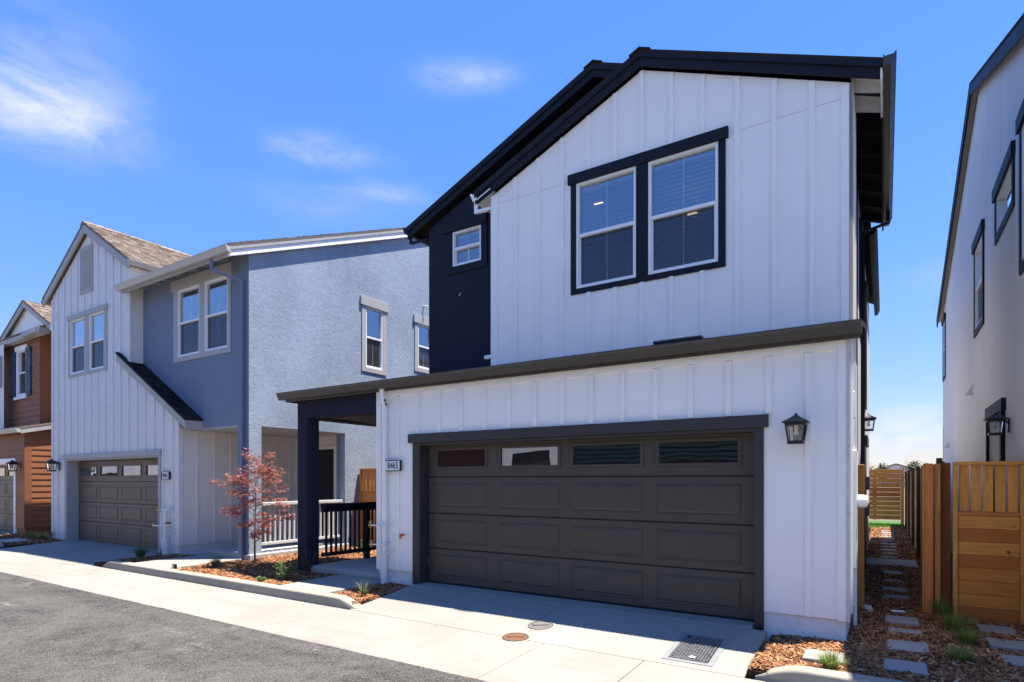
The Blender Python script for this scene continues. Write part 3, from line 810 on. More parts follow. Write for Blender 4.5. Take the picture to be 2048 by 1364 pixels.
def garage_door(parent, f, x0, x1, zb, rows, cols, glass_row, mat, zt, first_joint, label=None):
    """sectional door: a section slab per row, raised panels and panes"""
    b = MB(); zs = first_joint
    for a, c in zip(zs, zs[1:]):
        if c == zs[-1]:
            prev = x0
            for (ca, cb) in cols: f.box(b, prev, ca, -.04, 0, a + .005, c - .005, ch=.004); prev = cb
            f.box(b, prev, x1, -.04, 0, a + .005, c - .005, ch=.004)
            f.box(b, x0, x1, -.039, -.001, a + .006, glass_row[0], ch=.003); f.box(b, x0, x1, -.0395, -.0005, glass_row[1], c - .006, ch=.003)
        else: f.box(b, x0, x1, -.04, 0, a + .005, c - .005, ch=.008)
    f.box(b, x0, x1, -.06, -.045, zb, zt)
    g = add('garage_door', b, mat, parent)
    if label: g['label'] = label
    for (ra, rb) in rows:
        for (ca, cb) in cols:
            key = ('panel', f.a, round(cb - ca, 3), round(rb - ra, 3), mat)
            if key not in MC:
                m = MB(); q = F(f.a, 0, f.s); hw, hh = (cb - ca) / 2, (rb - ra) / 2
                def ring(o, v): return [q.p(-hw + o, v, -hh + o), q.p(hw - o, v, -hh + o), q.p(hw - o, v, hh - o), q.p(-hw + o, v, hh - o)]
                R_ = [ring(0, 0), ring(.006, .008), ring(.014, .008), ring(.022, .0), ring(.030, .0), ring(.050, .006)]
                for r in R_: m.v += r
                for i in range(len(R_) - 1):
                    for k in range(4): m.f.append((i * 4 + k, i * 4 + (k + 1) % 4, i * 4 + 4 + (k + 1) % 4, i * 4 + 4 + k))
                m.f.append(tuple(len(R_) * 4 - 4 + k for k in range(4)))
                MC[key] = m.mesh('panel', mat)
            link('panel', MC[key], g, f.p((ca + cb) / 2, .001, (ra + rb) / 2))
    for (ca, cb) in cols:
        r0, r1 = glass_row
        fr = MB(); t = .032
        f.box(fr, ca - .012, ca + t, -.02, .014, r0 - .012, r1 + .012, ch=.004); f.box(fr, cb - t, cb + .012, -.02, .014, r0 - .012, r1 + .012, ch=.004)
        f.box(fr, ca + t, cb - t, -.02, .0138, r0 - .012, r0 + t, ch=.004); f.box(fr, ca + t, cb - t, -.02, .0138, r1 - t, r1 + .012, ch=.004)
        add('pane_frame', fr, mat, g)
        add('pane', MB().poly([f.p(ca + .02, -.012, r0 + .01), f.p(cb - .02, -.012, r0 + .01), f.p(cb - .02, -.012, r1 - .01), f.p(ca + .02, -.012, r1 - .01)]), 'door_glass', g)
    return g
DF = F('y', 7.25, -1)
garage_door(H, DF, -6.23, -1.26, .01, [(.105, .475), (.655, 1.025), (1.225, 1.60)], [(-6.07, -5.07), (-4.85, -3.83), (-3.66, -2.63), (-2.45, -1.43)], (1.83, 2.15), 'bronze_door', 2.24,
            [.012, .56, 1.12, 1.70, 2.22], 'dark bronze two car garage door with four top panes')
add('door_seal', MB().box(-6.22, -1.27, 7.225, 7.27, .0055, .02), 'ink', H)

# garage and porch roof
slab_roof(H, 'roof', 'dark_shingle', (-9.55, 6.93, 3.285), (-.20, 6.93, 3.285), (-.20, 8.7, 3.62), (-9.55, 8.7, 3.62), .06)['label'] = 'low dark roof over the garage and porch'
add('fascia', MB().box(-9.50, -.215, 6.975, 7.0, 3.11, 3.265, .003).box(-9.5, -9.47, 7.0, 9.0, 3.11, 3.3, .003), 'bronze_gutter', H)
gutter(H, 'bronze_gutter', 'x', -9.60, -.20, 6.972, 3.275, -1)
slab_roof(H, 'soffit', 'white_trim', (-7.17, 6.98, 3.2), (-.24, 6.98, 3.2), (-.24, 7.09, 3.2), (-7.17, 7.09, 3.2), .03)
rv = MB(); rv.box(-2.52, -1.90, 7.32, 7.62, 3.395, 3.435, .008); add('roof_vent', rv, 'black_metal', H)

# upper white gable
UF = F('y', 7.75, -1)
sl = .434
def ztop_u(x): return 7.29 - sl * abs(x + 2.82)
UN = [(-3.82, -2.90, 4.45, 5.995), (-2.73, -1.80, 4.45, 5.995)]
uw = wall(H, UF, [(-5.31, 3.25), (-.33, 3.25), (-.33, ztop_u(-.33)), (-2.82, 7.29), (-5.31, ztop_u(-5.31))], 'white_siding', UN)
uw['label'] = 'white board and batten upper gable wall'
def useg(u):
    top = ztop_u(u) - .02
    if -3.92 < u < -1.70: return [(3.26, 4.37), (6.137, top)]
    return [(3.26, top)]
battens(uw, UF, [-4.87, -4.46, -4.05, -3.62, -3.21, -2.82, -2.41, -2.0, -1.57, -1.14, -.73], 3.26, useg, 'white_siding')
UF.piece('corner_board', uw, 'white_trim', -.43, -.306, -.03, .024, 3.24, 6.2); UF.piece('corner_board', uw, 'white_trim', -5.334, -5.21, -.03, .024, 3.24, 6.2)
UF.piece('seam', uw, 'grey_trim', -1.67, -.43, -.003, .002, 6.055, 6.059, ch=0); UF.piece('seam', uw, 'grey_trim', -5.2, -3.95, -.003, .002, 6.055, 6.059, ch=0)
window(H, UF, UN, (-3.905, -1.71, 4.37, 5.995), 'navy_trim', (-3.945, -1.675, 5.995, 6.135), label='large pair of sash windows in dark casing with blinds')
for (x, y, z) in ((-3.62, 8.09, 5.79), (-2.22, 8.08, 5.28)):
    add('downlight', MB().tube([(x, y, z), (x, y, z + .012)], .07, 20), 'downlight', H)

# navy front
NF = F('y', 8.2, -1)
UN2 = [(-6.475, -5.85, 5.43, 6.045)]
def ztop_n(x): return 7.66 - .43 * abs(x + 3.70)
nw = wall(H, NF, [(-7.03, -.2), (-.36, -.2), (-.36, ztop_n(-.36)), (-3.70, 7.66), (-7.03, ztop_n(-7.03))], 'navy_stucco', UN2)
nw['label'] = 'dark navy stucco wall'
window(H, NF, UN2, (-6.61, -5.72, 5.30, 6.045), 'navy_trim', (-6.68, -5.72, 6.045, 6.29), split=.5, crossbar=True, label='small navy framed window under the eave', screen=False)
add('wall_stain', MB().obox((-6.32, 8.198, 4.92), (.8, 0, -.6), (0, 1, 0), (.6, 0, .8), (.006, .004, .03)), 'cream_board', H)
wall(H, F('x', -7.03, -1), [(8.2, -.2), (18.4, -.2), (18.4, 6.2), (8.2, 6.2)], 'navy_stucco')
wall(H, F('x', -7.18, -1), [(7.08, .15), (8.2, .15), (8.2, 3.4), (7.08, 3.15)], 'white_siding')
wall(H, F('x', -5.31, -1), [(7.75, 3.2), (8.2, 3.2), (8.2, 6.2), (7.75, 6.2)], 'white_siding')
wall(H, F('y', 18.4, 1), [(-7.03, -.2), (-.36, -.2), (-.36, 6.2), (-3.7, 7.6), (-7.03, 6.2)], 'pale_stucco')

# right side walls
SF = F('x', -.33, 1)
sw = wall(H, SF, [(7.08, .17), (8.55, .17), (8.55, 6.2), (7.75, 6.2), (7.75, 3.3), (7.08, 3.15)], 'white_siding')
battens(sw, SF, [7.5, 7.93, 8.3], .17, lambda u: 3.15 if u < 7.75 else 6.15, 'white_siding')
SF.piece('corner_board', sw, 'white_trim', 7.056, 7.16, -.02, .024, .16, 3.15); SF.piece('corner_board', sw, 'white_trim', 7.726, 7.84, -.02, .024, 3.3, 6.2); SF.piece('corner_board', sw, 'white_trim', 8.44, 8.56, -.02, .024, .16, 6.2)
SF2 = F('x', -.36, 1)
wall(H, SF2, [(8.55, -.2), (10.7, -.2), (10.7, 6.25), (8.55, 6.25)], 'navy_stucco')
WIN3 = [(11.3, 12.0, 4.2, 5.8), (14.2, 15.0, 3.3, 5.6), (12.6, 13.5, 0.0, 2.2)]
wall(H, SF2, [(10.7, -.2), (18.4, -.2), (18.4, 6.25), (10.7, 6.25)], 'pale_stucco', WIN3[:2])
for q in WIN3[:2]: window(H, SF2, [q], (q[0] - .1, q[1] + .1, q[2] - .1, q[3]), 'navy_trim', (q[0] - .14, q[1] + .14, q[3], q[3] + .16), frame_mat='black_metal', label='narrow dark framed window on the side wall', blinds=False)
sd = MB(); SF2.box(sd, 12.55, 13.6, 0, .05, -.1, 2.3); SF2.box(sd, 12.45, 13.7, 0, .09, 2.3, 2.47); add('side_door', sd, 'dark_door', H)

# roofs: front gable (lower by a hair) and main gable
def gable_roof(parent, xr, zr, xl, xe, y0, y1, s, mat_top, mat_fascia, th=.05, fh=.17, right_to=None, ycut=None, label=None):
    zl, ze = zr - s * (xr - xl), zr - s * (xe - xr)
    r = slab_roof(parent, 'roof', mat_top, (xl, y0, zl), (xr, y0, zr), (xr, y1, zr), (xl, y1, zl), th)
    if label: r['label'] = label
    slab_roof(parent, 'roof', mat_top, (xr, y0, zr), (xe, y0, ze), (xe, y1, ze), (xr, y1, zr), th)
    k = fh
    for (xa, za, xb, zb) in ((xl + .01, zl, xr, zr), (xr, zr, xe - .01, ze)):
        m = MB()
        sgn = (zb - za) / (xb - xa)
        za2, zb2 = zr - s * abs(xa - xr), zr - s * abs(xb - xr)
        pr = [(xa, za2 - th), (xb, zb2 - th), (xb, zb2 - th - k), (xa, za2 - th - k)]
        m.prism(pr, lambda a, x, z: (x, a, z), y0 + .012, y0 + .05)
        m.prism([(xa, za2 - th), (xb, zb2 - th), (xb, zb2 - th - .06), (xa, za2 - th - .06)], lambda a, x, z: (x, a, z), y0 - .012, y0 + .011)
        add('rake_board', m, mat_fascia, parent)
    cap = MB(); yy = y0 - .02
    while yy < min(y1, y0 + 3.0):
        for sg in (-1, 1):
            a = Vector((sg, 0, -s)).normalized(); nrm = Vector((sg * s, 0, 1)).normalized()
            cap.obox(Vector((xr, yy + .13, zr + .012)) + a * .075, a, Vector((0, 1, .06)).normalized(), nrm, (.085, .135, .010), 0)
        yy += .21
    add('ridge_cap', cap, mat_top, parent)
    return zl, ze
gable_roof(H, -2.82, 7.525, -5.61, -.01, 7.65, 8.7, .43, 'dark_shingle', 'navy_trim', label='dark shingled front gable roof')
gable_roof(H, -3.70, 7.935, -7.45, .0, 8.06, 12.4, .43, 'dark_shingle', 'navy_trim', label='dark shingled main gable roof')
gable_roof(H, -3.70, 7.932, -7.44, -.22, 12.4, 18.6, .43, 'dark_shingle', 'navy_trim')
# underside at the right eave: open rafter tails, white over the white wall, navy beyond
def rafter(parent, y, x0, x1, z0, s, mat, w=.045, h=.11):
    m = MB(); m.prism([(x0, z0), (x1, z0 - s * (x1 - x0)), (x1, z0 - s * (x1 - x0) - h * .8), (x0, z0 - h)], lambda a, x, z: (x, a, z), y - w, y + w); return add('rafter_tail', m, mat, parent)
zE = 7.525 - .43 * (2.81)
def z_under(x): return 7.525 - .43 * (x + 2.82) - .054
mb_ = MB(); mb_.prism([(-.34, z_under(-.34)), (-.02, z_under(-.02)), (-.02, z_under(-.02) - .02), (-.34, z_under(-.34) - .02)], lambda a, x, z: (x, a, z), 7.66, 8.5); add('soffit', mb_, 'white_trim', H)
mb_ = MB(); mb_.prism([(-.36, z_under(-.36)), (-.02, z_under(-.02)), (-.02, z_under(-.02) - .02), (-.36, z_under(-.36) - .02)], lambda a, x, z: (x, a, z), 8.51, 12.35); add('soffit', mb_, 'soffit_dark', H)
for k, y in enumerate([7.72, 8.07, 8.46]): rafter(H, y, -.33, -.04, z_under(-.33) - .022, .43, 'white_trim')
for k in range(6): rafter(H, 9.05 + .62 * k, -.36, -.03, z_under(-.36) - .022, .43, 'soffit_dark')
add('fascia', MB().box(-.045, -.02, 7.66, 8.5, 6.10, 6.27, .003), 'white_trim', H)
add('fascia', MB().box(-.045, -.02, 8.5, 12.38, 6.10, 6.27, .003), 'navy_trim', H)
gutter(H, 'bronze_gutter', 'y', 7.585, 12.4, -.018, 6.31, 1)
square_pipe(H, 'navy_trim', [(.04, 11.75, 6.18), (.04, 11.75, 6.0), (-.31, 11.3, 5.75), (-.31, 11.3, 0)])
gutter(H, 'navy_trim', 'y', 12.41, 18.6, -.24, 6.22, 1)
# left eaves: dark gutter end on the main roof, white elbow on the front gable
gutter(H, 'navy_trim', 'y', 8.05, 12.4, -7.42, 6.33, -1)
square_pipe(H, 'navy_trim', [(-7.40, 8.12, 6.2), (-7.40, 8.12, 6.03), (-7.05, 8.15, 6.03), (-7.07, 8.4, 6.03)], .05)
gutter(H, 'white_trim', 'y', 7.66, 8.2, -5.57, 6.30, -1)
square_pipe(H, 'white_trim', [(-5.60, 7.70, 6.17), (-5.60, 7.70, 6.0), (-5.36, 7.72, 6.0), (-5.36, 7.9, 6.0), (-5.36, 7.9, 3.6)], .06)
add('downspout_shoe', MB().box(-5.46, -5.32, 7.72, 7.78, 3.60, 3.66, .006), 'white_trim', H)
mb_ = MB(); mb_.prism([(-5.30, 6.30), (-5.56, 6.19), (-5.56, 6.17), (-5.30, 6.28)], lambda a, x, z: (x, a, z), 7.66, 8.2); add('soffit', mb_, 'white_trim', H)

# porch
PO = MB(); PO.box(-9.31, -7.181, 7.10, 7.37, 2.80, 3.15, .004); PO.box(-9.312, -9.03, 7.371, 9.2, 2.801, 3.16, .004); add('porch_beam', PO, 'navy_stucco', H)
add('porch_column', MB().box(-9.31, -9.03, 7.098, 7.372, -.2, 2.80, .006), 'navy_stucco', H)
add('porch_ceiling', MB().box(-9.02, -7.19, 7.38, 9.2, 2.83, 2.86), 'soffit_dark', H)
wall(H, F('y', 9.25, -1), [(-9.1, -.2), (-7.0, -.2), (-7.0, 3.3), (-9.1, 3.3)], 'navy_stucco')
add('porch_floor', MB().box(-9.025, -7.185, 7.15, 9.24, -.25, .055, .012), 'concrete_grey', H)
rl = MB(); rl.box(-9.0, -8.90, 7.375, 9.2, 1.12, 1.20, .006).box(-8.98, -8.92, 7.375, 9.2, 1.04, 1.12, .004).box(-8.985, -8.915, 7.375, 9.2, .20, .27, .004)
rail = add('porch_railing', rl, 'black_rail', H)
y = 7.47
while y < 9.15:
    if abs(y - 8.5) > .06: piece('baluster', rail, 'black_rail', -8.968, -8.932, y - .018, y + .018, .27, 1.04, .002)
    y += .118
piece('newel_post', rail, 'black_rail', -9.0, -8.90, 8.45, 8.55, .05, 1.12, .004)

# front downspout, pipes and valves by the garage corner
square_pipe(H, 'white_trim', [(-6.975, 6.95, 3.2), (-6.975, 6.99, 2.96), (-6.975, 7.02, 2.9), (-6.975, 7.02, .30)], .07)
add('downspout_sleeve', MB().tube([(-6.975, 7.01, .35), (-6.975, 7.01, -.02), (-6.975, 7.01, -.021), (-6.975, 7.01, -.12)], [.05, .05, .06, .06], 14), 'plastic_white', H, True)
pp = MB().tube([(-6.86, 7.06, .92), (-6.86, 6.96, .92), (-7.06, 6.93, .90), (-7.20, 6.93, .90)], .012, 8)
pp.tube([(-6.9, 7.06, .62), (-6.9, 6.95, .60), (-7.18, 6.93, .58)], .012, 8).tube([(-6.86, 7.06, .46), (-6.86, 6.97, .46), (-6.98, 6.95, .46)], .012, 8).tube([(-7.03, 6.96, .95), (-7.03, 6.96, .18), (-7.01, 6.97, .08)], .011, 8)
add('water_pipe', pp, 'plastic_white', H, True)
for z, x in ((.90, -7.21), (.58, -7.19)):
    v = MB().tube([(x - .035, 6.93, z), (x + .02, 6.93, z)], .02, 10).tube([(x, 6.93, z - .05), (x, 6.93, z + .055)], [.012, .02], 10).tube([(x, 6.93, z + .055), (x, 6.93, z + .065)], .03, 10)
    add('brass_valve', v, 'brass', H, True)
add('pipe_cap', MB().tube([(-6.60, 7.07, .76), (-6.60, 6.99, .76)], .022, 10).tube([(-6.6, 7.0, .765), (-6.6, 6.99, .70)], .02, 10), 'orange_cap', H, True)
add('outlet_cover', MB().box(-6.85, -6.74, 7.045, 7.078, .52, .76, .008), 'plastic_white', H)

# ------------------------------------------------------------------ address signs, lanterns, meter
def address(x, f, z, body, label):
    s = thing('address_sign', f.p(x, .05, z), label, 'sign', 'house number signs')
    w, h = .165, .09
    m = MB(); f.box(m, x - w, x + w, .0, .03, z - h, z + h, ch=.004); add('case', m, 'black_metal', s)
    m = MB(); f.box(m, x - w, x - w + .012, .03, .045, z - h, z + h); f.box(m, x + w - .012, x + w, .03, .045, z - h, z + h); f.box(m, x - w + .012, x + w - .012, .03, .0448, z - h, z - h + .012); f.box(m, x - w + .012, x + w - .012, .03, .0448, z + h - .012, z + h); add('rim', m, 'black_metal', s)
    m = MB(); f.box(m, x - w + .012, x + w - .012, .028, .034, z - h + .012, z + h - .012, ch=0); add('face', m, 'plaque_face', s)
    text_mesh('numerals', body, .150, 'ink', s, f.p(x, .037, z - .002), (1, 0, 0), (0, 0, 1))
    return s
address(-6.79, F('y', 7.056, -1), 1.885, '8465', 'white house number sign reading 8465 beside garage door')
address(-14.13, F('y', 7.176, -1), 1.755, '8461', 'small white house number sign reading 8461 on the grey white house')

def lantern(f, u, z, label, sc_=1.0, out=.17, back=True):
    """tapered four sided wall lantern"""
    t = thing('wall_lantern', f.p(u, out, z - .16 * sc_), label, 'lantern', 'black wall lanterns')
    k = sc_
    def sq(h, zz): return [f.p(u - h, out - h, zz), f.p(u + h, out - h, zz), f.p(u + h, out + h, zz), f.p(u - h, out + h, zz)]
    def loft(rings):
        m = MB()
        for h, zz in rings: m.v += sq(h * k, z + zz * k)
        for i in range(len(rings) - 1):
            for j in range(4): m.f.append((i * 4 + j, i * 4 + (j + 1) % 4, i * 4 + 4 + (j + 1) % 4, i * 4 + 4 + j))
        m.f.append((3, 2, 1, 0)); m.f.append(tuple(len(rings) * 4 - 4 + j for j in range(4))); return m
    add('cap', loft([(.090, .050), (.122, .058), (.126, .070), (.085, .092), (.045, .118), (.018, .140)]).tube([f.p(u, out, z + .135 * k), f.p(u, out, z + .155 * k), f.p(u, out, z + .163 * k)], [.011 * k, .016 * k, .006 * k], 8), 'black_metal', t)
    add('base', loft([(.078, -.165), (.078, -.150), (.070, -.146)]), 'black_metal', t)
    cg = MB(); ht, hb = .092 * k, .066 * k
    for a in (-1, 1):
        for b in (-1, 1):
            p0 = Vector(f.p(u + a * hb, out + b * hb, z - .15 * k)); p1 = Vector(f.p(u + a * ht, out + b * ht, z + .052 * k))
            cg.tube([p0, p1], .0105 * k, 4)
    for zz, hh in ((.040, .091), (-.143, .069)):
        for a in (-1, 1):
            f.box(cg, u - hh * k, u + hh * k, out + a * hh * k - .009 * k, out + a * hh * k + .009 * k, z + (zz - .011) * k, z + (zz + .011) * k, ch=0)
            f.box(cg, u + a * hh * k - .0088 * k, u + a * hh * k + .0088 * k, out - hh * k, out + hh * k, z + (zz - .0108) * k, z + (zz + .0108) * k, ch=0)
    add('cage', cg, 'black_metal', t)
    gl = MB(); a_, b_ = .086 * k, .064 * k; z0, z1 = z - .14 * k, z + .04 * k
    B = [f.p(u - b_, out - b_, z0), f.p(u + b_, out - b_, z0), f.p(u + b_, out + b_, z0), f.p(u - b_, out + b_, z0)]
    T = [f.p(u - a_, out - a_, z1), f.p(u + a_, out - a_, z1), f.p(u + a_, out + a_, z1), f.p(u - a_, out + a_, z1)]
    for j in range(4):
        add('pane', MB().poly([B[j], B[(j + 1) % 4], T[(j + 1) % 4], T[j]]), 'lamp_glass', t)
    add('bulb_holder', MB().tube([f.p(u, out, z + .05 * k), f.p(u, out, z - .01 * k)], .018 * k, 10).tube([f.p(u, out, z - .01 * k), f.p(u, out, z - .06 * k), f.p(u, out, z - .075 * k)], [.014 * k, .026 * k, .012 * k], 10), 'cream_board', t, True)
    if back:
        bp = MB(); f.box(bp, u - .05 * k, u + .05 * k, .0, .022, z - .13 * k, z + .07 * k, ch=.006)
        add('back_plate', bp, 'black_metal', t)
        add('arm', MB().tube([f.p(u, .02, z + .0 * k), f.p(u, .05, z + .06 * k), f.p(u, out * .7, z + .115 * k), f.p(u, out, z + .13 * k)], .009, 8), 'black_metal', t, True)
    return t
lantern(F('y', 7.058, -1), -.80, 2.20, 'black wall lantern right of the dark bronze garage door', 1.0, .17)
lantern(F('y', 7.2, -1), -20.05, 2.08, 'black wall lantern left of the grey white house garage', 1.12, .2)
lantern(F('y', 7.2, -1), -22.95, 2.10, 'black wall lantern beside the brown house garage door', 1.12, .2)
lantern(F('x', -.36, 1), 12.2, 2.68, 'small black lantern on the far side wall of the white and navy house', 0.95, .115)

em = thing('electric_meter', (-.27, 8.0, .9), 'white electric meter with round dial on the side wall beside the path', 'meter')
add('cabinet', SF.box(MB(), 7.86, 8.12, .0, .055, .62, 2.0, ch=.008), 'plastic_white', em)
add('dial', MB().tube([(-.28, 8.0, 1.40), (-.215, 8.0, 1.40), (-.175, 8.0, 1.40), (-.165, 8.0, 1.40)], [.078, .078, .070, .04], 20), 'plastic_white', em, True)
add('conduit', MB().tube([(-.298, 7.98, 1.99), (-.298, 7.98, 3.0)], .022, 10), 'plastic_white', em, True); add('conduit', MB().tube([(-.298, 7.98, .63), (-.298, 7.98, -.1)], .022, 10), 'plastic_white', em, True)
add('label_box', SF.box(MB(), 7.6, 7.72, .0, .05, 2.35, 2.65, ch=.006), 'plastic_white', em)
for i, (y, z) in enumerate(((10.4, 1.6), (10.4, 1.2))):
    b = tag(add('utility_box', SF2.box(MB(), y, y + .12, .0, .16, z - .1, z + .1, ch=.01), 'grey_plastic'), ('upper' if i == 0 else 'lower') + ' small grey utility box on the navy side wall by the path', 'utility box', 'utility boxes on the side wall')

# ------------------------------------------------------------------ GREY WHITE AND BLUE HOUSE
G = thing('house', (-16, 11, 0), 'two storey grey white and blue stucco house, address 8461', 'house')
LF = F('y', 7.2, -1)
sl2 = .59
def zt_bay(x): return 8.35 - sl2 * abs(x + 18.22)
def zt_low(x): return 3.02 + .578 * (-13.65 - x)
UNL = [(-19.34, -18.42, 4.61, 6.12), (-18.16, -17.28, 4.61, 6.12)]
lw = wall(G, LF, [(-20.54, .13), (-13.65, .13), (-13.65, 3.02), (-15.91, zt_low(-15.91)), (-15.91, zt_bay(-15.91)), (-18.22, 8.35), (-20.54, zt_bay(-20.54))], 'pale_siding', UNL + [(-19.57, -14.50, .13, 2.24)], .3)
lw['label'] = 'grey white board and batten front wall'
xsL = [-20.54 + .415 * k for k in range(1, 17)]
def lseg(u):
    top = zt_bay(u) - .06 if u < -15.91 else zt_low(u) - .05
    lo = .13
    if -19.72 < u < -14.42: lo = 2.37
    if -18.72 < u < -17.92: return [(lo, 4.52), (6.25, 6.73), (8.02, top)]
    if -19.45 < u < -17.13: return [(lo, 4.52), (6.25, top)]
    return [(lo, top)]
battens(lw, LF, xsL, .13, lseg, 'pale_siding', w=.05)
LF.piece('corner_board', lw, 'pale_siding', -20.56, -20.45, -.02, .024, .12, 6.9); LF.piece('corner_board', lw, 'pale_siding', -13.75, -13.63, -.02, .024, .12, 3.0); LF.piece('corner_board', lw, 'pale_siding', -16.02, -15.89, -.02, .024, 4.5, 6.95)
LF.piece('seam', lw, 'grey_trim', -20.4, -14.6, -.003, .002, 3.53, 3.534, ch=0)
add('foundation', MB().box(-20.4, -19.7, 7.215, 7.5, -.3, .135), 'foundation', G); add('foundation', MB().box(-14.425, -13.67, 7.215, 10.3, -.3, .135), 'foundation', G)
tr = MB(); LF.box(tr, -19.68, -19.55, -.29, .022, -.09, 2.23); LF.box(tr, -14.54, -14.43, -.29, .022, -.09, 2.23); LF.box(tr, -19.55, -14.54, -.29, .02, 2.19, 2.228); LF.box(tr, -19.76, -14.40, -.003, .05, 2.231, 2.365)
add('door_trim', tr, 'grey_trim', G)
DL = F('y', 7.47, -1)
garage_door(G, DL, -19.54, -14.55, -.05, [(.04, .40), (.58, .94), (1.13, 1.49)], [(-19.40, -18.38), (-18.20, -17.18), (-16.98, -15.94), (-15.72, -14.68)], (1.74, 2.05), 'taupe_door', 2.2, [-.052, .49, 1.03, 1.61, 2.17], 'taupe two car garage door with a row of top panes')
window(G, LF, UNL, (-19.435, -17.13, 4.52, 6.12), 'grey_trim', (-19.46, -17.09, 6.12, 6.25), label='pair of sash windows in the grey white gable')
v = MB(); LF.box(v, -18.68, -17.94, 0, .03, 6.74, 8.0); gv = add('gable_vent', v, 'grey_trim', G)
for k in range(17): LF.piece('louver', gv, 'grey_trim', -18.60, -18.02, .028, .045, 6.84 + .064 * k, 6.875 + .064 * k, ch=.004)
wall(G, F('x', -20.54, -1), [(7.2, -.2), (13, -.2), (13, 7), (7.2, 7)], 'pale_siding')
# bay roof
zl = 8.63
def bay_roof():
    xr, zr, y0, y1, s = -18.25, 8.62, 7.08, 12.5, .60
    for xe in (-20.95, -15.80):
        ze = zr - s * abs(xe - xr)
        slab_roof(G, 'roof', 'tan_shingle', (xr, y0, zr), (xe, y0, ze), (xe, y1, ze), (xr, y1, zr), .06)
        m = MB(); m.prism([(xr, zr - .06), (xe, ze - .06), (xe, ze - .26), (xr, zr - .28)], lambda a, x, z: (x, a, z), y0 + .012, y0 + .05); add('rake_board', m, 'grey_trim', G)
    shingles(G, (-15.80, y0, zr - s * 2.45 + .004), (0, 1, 0), (-1, 0, s), y1 - y0, 2.45 * math.sqrt(1 + s * s), 'tan_shingle')
    cap = MB(); yy = y0
    while yy < 12:
        for sg in (-1, 1):
            a = Vector((sg, 0, -s)).normalized(); nrm = Vector((sg * s, 0, 1)).normalized()
            cap.obox(Vector((xr, yy + .13, zr + .02)) + a * .075, a, Vector((0, 1, .07)).normalized(), nrm, (.09, .14, .011), 0)
        yy += .21
    add('ridge_cap', cap, 'tan_shingle', G)
    gutter(G, 'grey_trim', 'y', 7.08, 9.6, -15.83, 7.12, 1)
    gutter(G, 'grey_trim', 'y', 7.08, 9.6, -20.92, 6.98, -1)
    wall(G, F('x', -15.91, 1), [(7.2, 4.0), (9.0, 4.0), (9.0, 7.0), (7.2, 7.0)], 'pale_siding')
bay_roof()
# little sloped roof over the garage corner
o1 = Vector((-16.42, 7.08, 4.90)); o2 = Vector((-13.20, 7.08, 3.04))
slab_roof(G, 'roof', 'dark_shingle', tuple(o1), tuple(o2), (o2.x, 7.5, o2.z), (o1.x, 7.5, o1.z), .05)['label'] = 'dark sloped shingle skirt roof over the garage corner'
shingles(G, (-13.20, 7.08, 3.044), (0, 1, 0), (-3.22, 0, 1.86), .41, 3.1, 'dark_shingle', .13, .2)
m = MB(); m.prism([(-16.42, 4.85), (-13.20, 2.99), (-13.20, 2.80), (-16.42, 4.66)], lambda a, x, z: (x, a, z), 7.10, 7.14); m.box(-13.215, -13.19, 7.14, 7.5, 2.80, 2.99); add('rake_board', m, 'grey_trim', G)
# blue upper box
BF = F('y', 7.5, -1)
UNB = [(-14.26, -13.315, 4.58, 6.17), (-13.11, -12.19, 4.58, 6.17)]
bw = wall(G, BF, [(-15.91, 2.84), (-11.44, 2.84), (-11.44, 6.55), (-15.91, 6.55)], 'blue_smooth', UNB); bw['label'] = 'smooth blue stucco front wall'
window(G, BF, UNB, (-14.43, -12.08, 4.46, 6.17), 'grey_trim', (-14.51, -12.02, 6.17, 6.41), label='pair of sash windows in the blue wall', slat_dz=.055)
add('soffit', MB().box(-13.64, -11.46, 7.503, 10.3, 2.80, 2.845), 'grey_trim', G)
m = MB(); m.box(-13.3, -11.45, 7.51, 7.6, 2.84, 2.842); 
SX = F('x', -11.44, 1)
WS = [(10.82, 11.43, 4.60, 6.20), (12.84, 13.45, 4.92, 6.20)]
zr_s = lambda y: 6.56 + .425 * (y - 7.5)
RY = 13.4
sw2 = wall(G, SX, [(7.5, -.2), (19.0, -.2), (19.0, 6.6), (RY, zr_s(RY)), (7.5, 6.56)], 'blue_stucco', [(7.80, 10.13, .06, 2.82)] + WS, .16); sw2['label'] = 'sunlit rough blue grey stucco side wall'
for q, hz in zip(WS, (6.43, 6.42)):
    window(G, SX, [q], (q[0] - .14, q[1] + .14, q[2] - .12, q[3]), 'grey_trim', (q[0] - .19, q[1] + .20, q[3], hz), label='narrow sash window in the sunlit stucco wall', slat_dz=.06, tilt=20)
add('wall_hook', MB().tube([(-11.44, 13.1, 6.75), (-11.30, 13.1, 6.75), (-11.28, 13.1, 6.72)], .02, 8), 'plastic_white', G, True)
